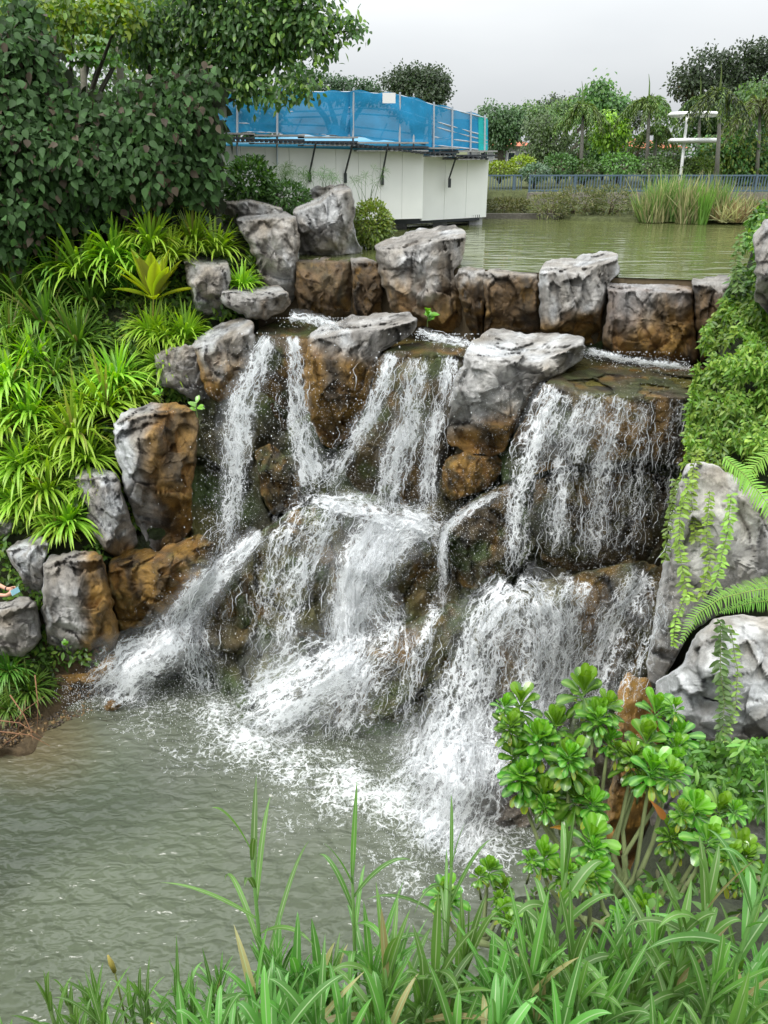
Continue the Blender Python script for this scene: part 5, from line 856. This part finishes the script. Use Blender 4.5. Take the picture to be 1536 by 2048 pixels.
for a in ((1166, 222, 346, 43, 50, 'palm nearest the white panels with dark drooping plumes'), (1298, 208, 346, 43, 52, 'palm with full plumes in the middle of the far bank'), (1312, 262, 346, 44, 34, 'short palm just behind the middle one'), (1440, 190, 345, 38.6, 50, 'tall dark palm right of the lamp rings', (.035, .065, .02)), (1520, 215, 345, 42, 62, 'palm with browning plumes at the right edge', (.08, .09, .03)), (1400, 205, 340, 48, 46, 'palm standing behind the lamp rings', (.04, .075, .02))): palm(*a)
# reeds
def reeds(px, py, hpx, wpx, Y, n, label, cols, lean=.25):
    n = int(n * 1.15)
    m = mpp(Y, py); b = P(px, py, Y); root = empty('reed_clump', b, label, 'reeds', 'reed beds along the far bank'); P0 = np.stack([rng.uniform(-.5, .5, n) * wpx * m, rng.uniform(-.4, .8, n), np.zeros(n)], -1); D = unit(np.stack([rng.normal(0, lean, n), rng.normal(0, lean * .6, n), np.ones(n)], -1)); c = np.array(cols)[rng.integers(0, len(cols), n)] * rng.uniform(.7, 1.25, (n, 1))
    v, f, cc = leafgeo(P0, D, rv(n), hpx * m * rng.uniform(.45, 1.1, n), .05, [.6, 1, .9, .7, .4, .05], rng.uniform(0, .35, n), .2, c); mk('blades', v, f, M['grass'], root, col=cc)
GRN, STR, BRN = (.17, .3, .08), (.42, .42, .2), (.28, .21, .11)
for a in ((1300, 444, 72, 40, 32.4, 360, 'short straw and green reeds at the left end of the bed', [GRN, STR]), (1330, 442, 100, 60, 32.6, 620, 'tall grey green reeds in the middle of the bed', [GRN, GRN, STR]), (1372, 446, 92, 40, 32.0, 420, 'reeds with pale bent stems right of the tall ones', [GRN, STR, STR]), (1400, 448, 84, 14, 31.6, 160, 'narrow bright green reed tuft standing forward', [(.16, .28, .05)], .1), (1425, 440, 92, 50, 32.2, 420, 'green and straw reeds left of the collapsed ones', [GRN, GRN, STR]), (1460, 444, 60, 56, 31.8, 520, 'collapsed brown reeds near the right edge', [BRN, STR], .8), (1505, 444, 66, 56, 31.9, 420, 'mixed brown and green reeds at the right edge', [BRN, STR, GRN], .5)): reeds(*a)

# ------------------------------------------------------------------ right bank: creepers, ferns
def rby(x, y): return rbY(np.maximum(0, x - np.interp(y, RB[:, 0], RB[:, 1])), y)
def bankleaves(n, y0, y1, size, col, alt, label, name='creeper', u0=-14, u1=330, off=.1, prof=OVATE, wr=.38, lift=.35, gate=-.3, mat='leaf', group='creepers on the right bank', palt=.3):
    y = rng.uniform(y0, y1, n); x = np.interp(y, RB[:, 0], RB[:, 1]) + rng.uniform(0, 1, n) ** 1.2 * (u1 - u0) + u0; k = (x < 1900) & (fbm(np.stack([x / 35, y / 35, x * 0], -1), 25, 2) > gate); x, y = x[k], y[k]; n = len(x)
    lump = fbm(np.stack([x / 40, y / 55, x * 0], -1), 35, 3); Y = rby(x, y) - off - rng.uniform(0, lift, n) * (1 + lump) - .35 * lump; m = mpp(Y, y); D = unit(rv(n, .8) + np.array([-.1, -.5, -.1])); c0 = P(x[0], y[0], Y[0])
    pt = (1 + .8 * fbm(np.stack([x / 60, y / 60, x * 0], -1), 45, 3))[:, None]; v, f, c = leafgeo(P(x, y, Y), D, unit(rv(n, .4) + np.array([0, -.6, .8])), size * m * rng.uniform(.45, 1.45, n), size * m * wr, prof, .25, .2, colv(n, col, .28, alt, palt) * pt); return tag(mk(name, v, f, M[mat], col=c), label, 'creeper', group)
bankleaves(5200, 400, 610, 15, (.07, .15, .025), (.16, .26, .04), 'creeper hanging over the dark rock at the upper right edge', u1=260)
bankleaves(13000, 600, 900, 14, (.14, .26, .035), (.27, .38, .07), 'thick light green creeper tumbling beside the right hand curtain of water', gate=-.45, palt=.4)
bankleaves(6000, 860, 1120, 12, (.13, .24, .035), (.26, .36, .06), 'sparser creeper spilling onto the top of the pale slab', gate=-.15, u1=260, palt=.4)
bankleaves(2600, 1480, 1620, 22, (.08, .2, .03), (.15, .3, .05), 'broad leaved creeper above the near-white boulder', u0=60, u1=260, off=1.5, gate=-.3)
def hang(pts, f0, n, size, col, label, group='trailing vine strands'):
    """one trailing strand: wiry stem with paired leaves"""
    q = np.array([Pf(x, y, f0 + df) for x, y, df in pts]); t = np.linspace(0, 1, n); d = np.concatenate([[0], np.cumsum(np.linalg.norm(np.diff(q, axis=0), axis=1))]); c = np.stack([np.interp(t * d[-1], d, q[:, i]) for i in range(3)], -1); c += .015 * fbm(c * 6, 3, 2)[:, None] * np.array([1, .3, 0]); b = c[0].copy()
    root = empty('vine_strand', b, label, 'vine', group); mb = MB(); mb.tube(c - b, .0045, 4, (.16, .2, .06)); mb.build('stem', M['bark'], root, True); s = np.where(np.arange(n) % 2 == 0, 1., -1.); cc = np.repeat(c, 2, 0) - b; m = f0 / F; k = len(cc)
    D = unit(np.stack([np.tile([1., -1.], n) * rng.uniform(.5, 1, k), rng.uniform(-.9, .1, k), rng.uniform(-.6, .5, k)], -1)); v, f, cl = leafgeo(cc, D, unit(rv(k, .3) + [0, -.6, .8]), size * m * rng.uniform(.6, 1.2, k), size * m * .42, OVATE, .2, .2, colv(k, col, .2)); mk('leaves', v, f, M['leaf'], root, col=cl)
LG_ = (.24, .38, .06)
hang([(1440, 1240, 0), (1442, 1330, -.1), (1448, 1420, -.15), (1440, 1500, -.2)], 7.6, 46, 22, (.10, .2, .05), 'dense dark green strand hanging down the middle of the big pale boulder')
hang([(1458, 1250, 0), (1476, 1340, -.1), (1470, 1420, -.15), (1436, 1520, -.25)], 7.6, 30, 15, (.2, .32, .06), 'thin light strand right beside the dense dark one')
hang([(1378, 960, 0), (1362, 1020, 0), (1356, 1080, 0), (1366, 1150, 0), (1378, 1200, 0)], 9.2, 46, 18, LG_, 'long light green strand on the left of the tall slab')
hang([(1420, 985, 0), (1412, 1060, 0), (1420, 1120, 0), (1402, 1190, 0)], 9.0, 36, 17, LG_, 'light green strand in the middle of the tall slab')
hang([(1462, 990, 0), (1456, 1060, 0), (1440, 1130, 0), (1430, 1170, 0)], 8.8, 34, 17, LG_, 'light green strand on the right of the tall slab')
hang([(1352, 960, 0), (1336, 1040, 0), (1328, 1120, 0)], 9.6, 34, 13, (.16, .26, .05), 'fine strand at the left rim of the tall slab against the water')
hang([(1396, 900, 0), (1385, 940, 0), (1384, 1010, 0), (1390, 1080, 0)], 9.3, 36, 16, LG_, 'strand falling from the creeper edge to the slab top')
hang([(1480, 470, 0), (1470, 520, 0), (1476, 580, 0)], 12, 22, 16, (.12, .22, .04), 'strand dangling before the pond at the upper right')
hang([(1372, 1190, 0), (1350, 1240, 0), (1346, 1290, 0)], 8.4, 20, 14, LG_, 'short strand in the dark cleft under the arching fern')
def fern(pts, f0, wpx, n, label, col=(.16, .34, .04)):
    q = np.array([Pf(x, y, f0 + df) for x, y, df in pts]); d = np.concatenate([[0], np.cumsum(np.linalg.norm(np.diff(q, axis=0), axis=1))]); t = np.linspace(0, 1, n); c = np.stack([np.interp(t * d[-1], d, q[:, i]) for i in range(3)], -1)
    for _ in range(8): c[1:-1] = (c[:-2] + 2 * c[1:-1] + c[2:]) / 4
    b = c[0].copy(); root = empty('fern_frond', b, label, 'fern', 'fern fronds on the right bank'); mb = MB(); mb.tube(c - b, np.linspace(.007, .002, n), 4, (.2, .26, .06)); mb.build('rachis', M['bark'], root, True)
    T = unit(np.gradient(c, axis=0)); view = unit(c - np.array([0, 0, H])); S_ = unit(np.cross(T, np.array([.1, .5, -.6]))); cc = np.repeat(c, 2, 0) - b; sg = np.tile([1., -1.], n)[:, None]; D = unit(np.repeat(S_, 2, 0) * sg + np.repeat(T, 2, 0) * .35 + np.array([0, 0, -.12]) + rv(2 * n, .09)); w_ = rng.uniform(.78, 1.08, 2 * n) * np.repeat(.8 * wpx * f0 / F * np.sin(np.pi * (.12 + .86 * t)) ** .7, 2)
    v, f, cl = leafgeo(cc, D, np.tile([0, -.5, .8], (2 * n, 1)), w_, 0.10 * wpx * f0 / F, [.9, .95, .8, .55, .05], .15, .1, colv(2 * n, col, .12)); mk('pinnae', v, f, M['leaf'], root, col=cl)
fern([(1600, 1180, 0), (1520, 1178, -.1), (1440, 1196, -.2), (1385, 1235, -.3), (1362, 1285, -.35)], 7.2, 34, 52, 'arching fern frond above the big pale boulder, its tip by the dark cleft')
fern([(1620, 1215, .1), (1560, 1200, 0), (1500, 1205, -.1), (1440, 1225, -.2)], 7.3, 26, 44, 'shorter fern frond lying behind the arching one')
fern([(1600, 1150, .3), (1530, 1165, .2), (1470, 1180, .1), (1420, 1200, 0)], 7.5, 26, 44, 'upper fern frond half behind the arching one')
fern([(1450, 915, 0), (1490, 950, 0), (1530, 1000, 0), (1570, 1060, 0)], 8.8, 42, 34, 'bright fern frond pointing down to the right above the slab', (.22, .4, .05))
fern([(1600, 860, 0), (1545, 900, 0), (1505, 935, 0), (1480, 980, 0)], 8.9, 36, 34, 'bright fern frond at the right edge above the slab', (.22, .4, .05))

# ------------------------------------------------------------------ broad-leaved shrubs (glossy spoon-shaped leaves in whorls)
def spoon_shrub(label, base, whorls, f0):
    b = Pf(*base); root = empty('broadleaf_shrub', b, label, 'shrub', 'glossy broad-leaved shrubs'); mb = MB()
    nmain = len(whorls); whorls = [(x, y, r * .95, df) for x, y, r, df in whorls] + [(x + rng.uniform(-.8, .8) * r, y + rng.uniform(-.1, .8) * r, r * rng.uniform(.5, .68), df - .08) for x, y, r, df in whorls]
    for i, (x, y, r, df) in enumerate(whorls):
        top = Pf(x, y, f0 + df); m = (f0 + df) / F; n = int(rng.integers(26, 33)); k = np.arange(n) / n; az = np.arange(n) * 2.4 + rng.uniform(0, 6); el = 1.4 - 1.6 * k ** 1.15 + rng.normal(0, .22, n); hh = -.9 * r * m * k + .1
        tilt = np.array([rng.uniform(-.25, .25), -.35, 1.]); D = np.stack([np.cos(az) * np.cos(el), np.sin(az) * np.cos(el), np.sin(el)], -1) + np.array([tilt[0], -.22, 0]) * .5; U = np.stack([-np.cos(az) * np.sin(el), -np.sin(az) * np.sin(el), np.cos(el)], -1)
        P0 = (top - b) + np.stack([0 * k, 0 * k, hh], -1) + D * .01; L = r * m * (.62 + .5 * np.sin(np.pi * np.clip(k + .12, 0, 1))) * 1.05; c = colv(n, (.065, .2, .014), .22); c = np.where((k < .3)[:, None], colv(n, (.14, .33, .02), .12), c); c = np.where((k > .86)[:, None], colv(n, (.34, .38, .04), .2), c)
        v, f, cl = leafgeo(P0, D, U, L * rng.uniform(.8, 1.15, n), L * rng.uniform(.3, .4, n), OBOV, .12 + .5 * k, .2, c, mid=(.24, .44, .08), cols=(-1, -.55, -.09, 0, .09, .55, 1.)); mk('leaf_whorl', v, f, M['leaf_gloss'], root, col=cl)
        if i >= nmain: mb.tube([top - b, top - b + [rng.uniform(-.03, .03), .02, -.12]], [.006, .007], 5, (.2, .24, .1)); continue
        t2 = top - b + np.array([0, 0, -r * m * .6]); md = t2 * .5 + np.array([rng.uniform(-.1, .1), 0, -.12]); mb.tube([(0, 0, 0), md * .5 + [.04, 0, 0], md, t2 * .8 + md * .2, top - b], [.02, .016, .013, .011, .007], 6, (.2, .24, .1))
    mb.build('stem', M['bark'], root, True)
spoon_shrub('largest glossy broad-leaved shrub, standing before the lower cascade', (1200, 1790, 4.6), [(1040, 1425, 50, .2), (1165, 1400, 62, .1), (1110, 1470, 52, .1), (1190, 1452, 52, 0), (1020, 1475, 46, .1), (1140, 1540, 62, -.2), (1075, 1500, 56, 0), (1050, 1575, 60, 0), (1215, 1500, 38, 0), (1030, 1530, 46, .1), (1085, 1610, 46, -.1), (1150, 1610, 66, -.1)], 4.6)
spoon_shrub('glossy broad-leaved shrub between the large one and the pale boulder', (1230, 1800, 4.5), [(1308, 1440, 50, .1), (1290, 1500, 56, 0), (1352, 1492, 50, .1), (1300, 1560, 58, -.2), (1340, 1550, 50, 0), (1262, 1545, 46, 0)], 4.5)
spoon_shrub('glossy shrub in front of the near-white boulder at right', (1330, 1880, 4.2), [(1385, 1640, 52, 0), (1432, 1640, 44, .1), (1345, 1690, 48, .1), (1410, 1700, 54, -.2), (1475, 1720, 50, 0), (1440, 1760, 46, -.1), (1500, 1770, 40, 0)], 4.2)
spoon_shrub('low glossy shrub under the largest one', (1200, 1850, 4.1), [(1180, 1700, 56, 0), (1085, 1735, 44, .1), (1185, 1765, 46, -.1), (1125, 1770, 40, 0)], 4.1)
spoon_shrub('small glossy shrub at the pool edge among the grass', (940, 1880, 4.0), [(890, 1812, 46, 0), (975, 1762, 34, .2), (1005, 1800, 30, .2), (1010, 1850, 40, 0)], 4.0)
spoon_shrub('small glossy shrub half hidden in grass below the fallen stems', (1290, 1900, 4.0), [(1285, 1830, 40, 0), (1330, 1855, 34, 0), (1240, 1850, 34, 0)], 4.0)
def dead_leaf(px, py, f, L, label):
    m = f / F; D = np.array([[.5 if px < 1200 else .8, -.3, .5 if px < 1200 else -.7]]); v, x, c = leafgeo(np.zeros((1, 3)), D, np.array([[0, -1, .3]]), L * m, L * m * .3, OBOV, .2, .5, np.array([[.5, .24, .06]])); o = mk('dead_leaf', v, x, M['leaf'], col=c); o.location = Pf(px, py, f); tag(o, label, 'leaf')
dead_leaf(1100, 1655, 4.3, 40, 'withered orange leaf hanging under the largest glossy shrub'); dead_leaf(1300, 1600, 4.2, 46, 'withered orange leaf under the middle glossy shrub')

# ------------------------------------------------------------------ foreground grass
v = np.array([[-6, .2, 5.5], [7, .2, 5.5], [7, 1.1, 8.3], [-6, 1.1, 7.4]])
def grass_plant(px, py, f0, hpx, label, nl=15, wmul=1., lean=(0, 0), nstem=2, col=(.12, .28, .055)):
    """cane-like stems carrying long arching leaves with a pale midrib"""
    m = f0 / F; b = Pf(px, py, f0); root = empty('grass_clump', b - np.array([0, 0, .9]), label, 'grass', 'long leaved grass along the bottom edge'); V, Fs, C, n0 = [], [], [], 0; mb = MB()
    for s in range(nstem):
        o = np.array([rng.normal(0, .06), rng.normal(0, .06), 0]) * (s > 0); h = hpx * m * (1 if s == 0 else rng.uniform(.5, .85)); ax = np.array([lean[0] + rng.normal(0, .06), lean[1] + rng.normal(0, .06), 1.]); top = o + ax * h * .55 + [0, 0, .9]; base = o + np.array([0, 0, -.3]); mb.tube([base, (base + top) / 2, top], [.011, .009, .005], 6, (.13, .24, .06))
        n = int(nl * 1.25); k = np.arange(n) / n; az = np.arange(n) * 2.6 + rng.uniform(0, 6) + rng.normal(0, .3, n); P0 = base + (top - base) * (1 - .55 * k ** 1.2)[:, None]; el = 1.35 - .85 * k + rng.normal(0, .12, n)
        D = unit(np.stack([np.cos(az) * np.cos(el), np.sin(az) * np.cos(el), np.sin(el)], -1)); U = np.stack([-np.cos(az) * np.sin(el), -np.sin(az) * np.sin(el), np.cos(el)], -1); L = h * .9 * rng.uniform(.75, 1.15, n) * (.8 + .5 * k); c = colv(n, col, .18, (.09, .2, .04), .3); c = np.where(rng.uniform(size=(n, 1)) < .022, np.array([[.34, .3, .13]]), c)
        v, f, cl = leafgeo(P0, D, U, L, 0.024 * wmul * rng.uniform(.7, 1.15, n), [.5, .75, .9, 1, 1, .97, .92, .85, .75, .64, .5, .34, .17, .02], rng.uniform(.4, 1.15, n) * (.45 + .7 * k), .28, c, mid=(.36, .46, .24), cols=(-1, -.16, -.07, 0, .07, .16, 1.)); V.append(v); Fs.append(f + n0); C.append(cl); n0 += len(v)
    mk('blades', np.concatenate(V), np.concatenate(Fs), M['grass'], root, col=np.concatenate(C)); mb.build('stem', M['leaf'], root, True)
ORD = 'first second third fourth fifth sixth seventh eighth ninth tenth eleventh twelfth thirteenth fourteenth fifteenth sixteenth seventeenth eighteenth nineteenth twentieth twenty-first'.split()
GP = [(512, 1850, 2.7, 370, 'tall grass stem with upright leaf tips left of centre', 9, .9, 1), (712, 1870, 2.7, 330, 'tall grass stem bending left against the foam', 9, .9, 1), (890, 1880, 2.8, 380, 'tall thin grass stem before the foam left of the glossy shrub', 8, .7, 1), (1110, 1890, 2.5, 380, 'tall bright grass stem before the low glossy shrub', 12, 1.3, 1), (1470, 1880, 2.4, 400, 'tallest grass stem near the right corner', 13, 1.4, 1), (1390, 1940, 2.5, 370, 'wide leaved grass leaning left near the right corner', 14, 1.3, 2)]
for i, x in enumerate([130, 215, 300, 370, 440, 520, 590, 660, 735, 800, 860, 930, 1000, 1060, 1130, 1200, 1260, 1320, 1390, 1450, 1520]):
    GP.append((x, 2080 + 30 * (x < 450) - (x > 1000) * 30 + rng.uniform(-25, 35), rng.uniform(2.3, 3.0), rng.uniform(300, 390) * (.72 if x < 450 else 1), ORD[i] + ' grass clump from the left in the upper row along the bottom', 18, .65 if x < 450 else 1.1, 4))
for i, x in enumerate([60, 170, 260, 350, 450, 560, 650, 760, 900, 980, 1090, 1180, 1290, 1410, 1500]):
    GP.append((x, 2195 + rng.uniform(-20, 40), rng.uniform(2.0, 2.5), rng.uniform(330, 430) * (.8 if x < 450 else 1), ORD[i] + ' grass clump from the left in the row cut by the bottom edge', 17, .7 if x < 450 else 1.2, 4))
for px, py, f, h, lab, nl, wm, ns in GP: grass_plant(px, py, f, h, lab, nl, wm, nstem=ns)
for px, py, f, hh, lab in ((240, 1990, 2.6, 120, 'yellow grass flower spike rising near the left'), (318, 2090, 2.4, 70, 'short yellow grass flower spike at the bottom')):
    mb = MB(); b = Pf(px, py, f); m = f / F; mb.tube([(0, 0, -.3), (0, 0, hh * m * .6)], [.004, .003], 5, (.2, .25, .08)); mb.tube([(0, 0, hh * m * .6), (-.005, 0, hh * m * .8), (-.01, 0, hh * m)], [.007, .009, .003], 6, (.5, .45, .12)); o = mb.build('grass_spike', M['grass'], None, True); o.location = b; tag(o, lab, 'flower spike')
# the slope the foreground plants grow from
def slopez(x, y):
    t = ss(.0, 1.0, x - .12 * y - .15); return np.minimum((11.5 - 1.65 * y) * (1 - t) + (12.0 - 1.27 * y) * t, 9.0) + .12 * fbm(np.stack([x * 2, y * 2, x * 0], -1), 3, 3)
gx, gy = np.meshgrid(np.linspace(-6, 12, 90), np.linspace(-2.5, 9.2, 60)); g = np.stack([gx, gy, slopez(gx, gy)], -1)
cc = np.broadcast_to(np.array([.04, .05, .02, .1]), g.shape[:-1] + (4,)); tag(mk('slope', g, gridf(*gx.shape)[:, ::-1], M['soil'], col=cc), 'dark soil slope under the foreground grass', kind='structure')
n = 9000; x = rng.uniform(-4, 9, n); y = rng.uniform(.8, 7, n); k = x > .4 + .1 * y; k |= y < 3; x, y = x[k], y[k]; n = len(x); p = np.stack([x, y, slopez(x, y) + rng.uniform(0, .18, n)], -1)
v, f, c = leafgeo(p, rv(n, .6) + [0, 0, .6], rv(n, .4) + [0, -.4, .8], rng.uniform(.04, .12, n), .035, OVATE, .3, .2, colv(n, (.07, .15, .025), .3, (.12, .12, .05), .2)); tag(mk('undergrowth', v, f, M['leaf'], col=c), 'low weeds on the slope under the foreground plants', kind='stuff')
# left waterline: grass tufts and fallen twigs
for a in ((60, 1370, 66, 0, 'long grass tuft on the mud at the left edge'), (20, 1330, 60, 0, 'grass tuft under the rounded grey boulder'), (20, 1410, 46, 0, 'drooping grass by the fallen twigs')):
    px, py, r, br, lab = a; Y = float(bankY(np.array(px + 0.), np.array(py + 0.))) - .3; o = bpy.data.objects.new('grass_tuft', DV[px % 4]); COL.objects.link(o); o.location = P(px, py + r * .3, Y); o.scale = (1.4 * r * mpp(Y, py),) * 3; tag(o, lab, 'grass', 'grass tufts at the left waterline')
cover('ground_cover', [(-20, 1300, 110, 1400, 1)], lambda x, y: bankY(x, y), 900, 11, (.08, .15, .03), 'small weeds on the mud at the left waterline', off=.1)
def twig(pts, Y, label):
    c = np.array([P(x, y, Y - .25 * i) for i, (x, y) in enumerate(pts)]); b = c[0].copy(); mb = MB(); mb.tube(c - b, np.linspace(.016, .005, len(c)), 5, (.24, .12, .06)); o = mb.build('fallen_twig', M['bark'], None, True); o.location = b; tag(o, label, 'twig', 'fallen reddish twigs at the left waterline')
twig([(20, 1390), (48, 1430), (62, 1462), (66, 1480)], 13.6, 'reddish twig sloping down to the water'); twig([(-10, 1440), (40, 1446), (85, 1476)], 13.4, 'longest reddish twig lying almost level'); twig([(-10, 1500), (30, 1474), (60, 1452)], 13.2, 'reddish twig rising to the right'); twig([(70, 1350), (76, 1410), (74, 1470)], 13.8, 'upright reddish twig by the mud'); twig([(0, 1478), (50, 1420), (90, 1392)], 13.7, 'thin reddish twig crossing the others'); twig([(30, 1500), (38, 1450), (52, 1400)], 13.5, 'steep reddish twig nearest the water'); twig([(-10, 1462), (60, 1470), (100, 1492)], 13.3, 'low reddish twig touching the pool')

# gravel along the muddy waterline
n = 1400; x = rng.uniform(-20, 230, n); y = 1490 - x * .45 + rng.normal(0, 34, n); Yv = bankY(x, y) - .12; q = P(x, y, np.minimum(Yv, Yz(np.maximum(y, 1335), .02))); o_ = rng.normal(0, 1, (n, 6, 3)) * .25 + np.array([[1, 0, 0], [0, 1, 0], [-1, 0, 0], [0, -1, 0], [0, 0, .7], [0, 0, -.7]]); v = q[:, None] + o_ * rng.uniform(.015, .06, (n, 1, 1)); f0 = np.array([[0, 1, 4], [1, 2, 4], [2, 3, 4], [3, 0, 4], [1, 0, 5], [2, 1, 5], [3, 2, 5], [0, 3, 5]])
k = (y < 1500 - x * .42); v = v[k]; n = len(v)
tag(mk('gravel', v.reshape(-1, 3), (np.arange(n)[:, None, None] * 6 + f0[None]).reshape(-1, 3), M['bark'], col=np.repeat(colv(n, (.2, .13, .06), .3, (.09, .07, .05), .4), 6, 0)), 'small brown stones on the muddy waterline at left', kind='stuff')

# ------------------------------------------------------------------ person at the left edge, reaching in with a phone
def person():
    hand = Pf(26, 1184, 11.2); ey = hand[1]; b = hand + np.array([-.86, .12, -1.12])                       # feet position
    me = bpy.data.meshes.new('person'); V = []; E = []; RR = []
    def a(p, r, par=None): V.append(tuple(p)); RR.append(r); k = len(V) - 1; (E.append((par, k)) if par is not None else None); return k
    h = hand - b; L = lambda s, t: np.array(s) * (1 - t) + np.array(t) * 0
    pel = a((0, 0, .92), .15); ab = a((.01, 0, 1.08), .14, pel); ch = a((.03, 0, 1.3), .16, ab); nk = a((.06, 0, 1.47), .065, ch); hd = a((.09, 0, 1.58), .09, nk); ht = a((.09, 0, 1.68), .085, hd)
    for s in (-1, 1):
        hp = a((0, s * .1, .86), .1, pel); kn = a((.03, s * .11, .48), .065, hp); an = a((0, s * .11, .09), .042, kn); a((.15, s * .12, .03), .032, an)
        sh = a((.04, s * .19, 1.4), .06, ch); el = a((.33, s * .15, 1.13 + (s > 0) * .06), .042, sh); wr = a((h[0] - .1, h[1] + s * .05, h[2] + (-.03 if s < 0 else .02)), .026, el); pm = a((h[0] - .03, h[1] + s * .045, h[2] + (-.01 if s < 0 else .03)), .028, wr)
        for j in range(4): f1 = a((h[0] + .015, h[1] + s * (.035 - .0 * j), h[2] - .025 + .022 * j + (s > 0) * .03), .010, pm); a((h[0] + .055 - .004 * abs(j - 1.5), h[1] + s * .012, h[2] - .03 + .024 * j + (s > 0) * .03), .008, f1)
        th_ = a((h[0] - .02, h[1] + s * .02, h[2] + .045 + (s > 0) * .02), .011, pm); a((h[0] + .015, h[1] + s * .01, h[2] + .065 + (s > 0) * .02), .009, th_)
    me.from_pydata(V, E, []); o = bpy.data.objects.new('person', me); COL.objects.link(o); o.location = b; md = o.modifiers.new('Skin', 'SKIN'); md.use_smooth_shade = True
    for i, sv in enumerate(me.skin_vertices[0].data): sv.radius = (RR[i], RR[i]); sv.use_root = i == 0
    o.modifiers.new('Sub', 'SUBSURF').levels = 1; o.modifiers['Sub'].render_levels = 2; me.materials.append(M['skin'])
    mb = MB(); mb.tube([(.01, 0, .84), (.01, 0, 1.0), (.02, 0, 1.2), (.035, 0, 1.38), (.05, 0, 1.46)], [.17, .165, .18, .19, .09], 14); mb.build('shirt', M['cloth'], o, True)
    for s in (-1, 1): mb = MB(); mb.tube([(0, s * .1, .9), (.02, s * .11, .6), (.03, s * .11, .44)], [.125, .1, .09], 12); mb.build('trouser_leg', M['cloth'], o, True)
    mb = MB(); mb.tube([(.07, 0, 1.56), (.07, 0, 1.66), (.08, 0, 1.74), (.08, 0, 1.775)], [.095, .112, .09, .02], 14); mb.build('hair', M['hair'], o, True)
    mb = MB(); mb.tube([np.array(h) + [-.125, .05, .02], np.array(h) + [-.11, .05, .02]], .033, 10); mb.build('wristband', M['hair'], o, True)
    tag(o, 'person reaching in from the left edge with both bare arms to hold up a phone', 'person')
    mb = MB(); mb.box((0, 0, 0), (.012, .15, .078), R(20), None, 0); ph = mb.build('phone', M['phone']); ph.location = hand + np.array([.05, -.03, .03]); ph.rotation_euler = (0, R(-20), R(-35)); mb = MB(); mb.box((.009, -.05, .02), (.006, .03, .03), R(20)); mb.build('camera_bump', M['dark'], ph); tag(ph, 'pale blue phone held in the outstretched hands', 'phone')
    mb = MB(); mb.box((b[0] - 1.9, b[1] - .6, b[2] - .08), (4.0, 1.8, .12)); mb.box((b[0] - 2.8, b[1] - .6, b[2] / 2 - .1), (3, 1.5, b[2])); tag(mb.build('path', M['paved']), 'paved lookout beyond the left edge of the picture', kind='structure')
person()
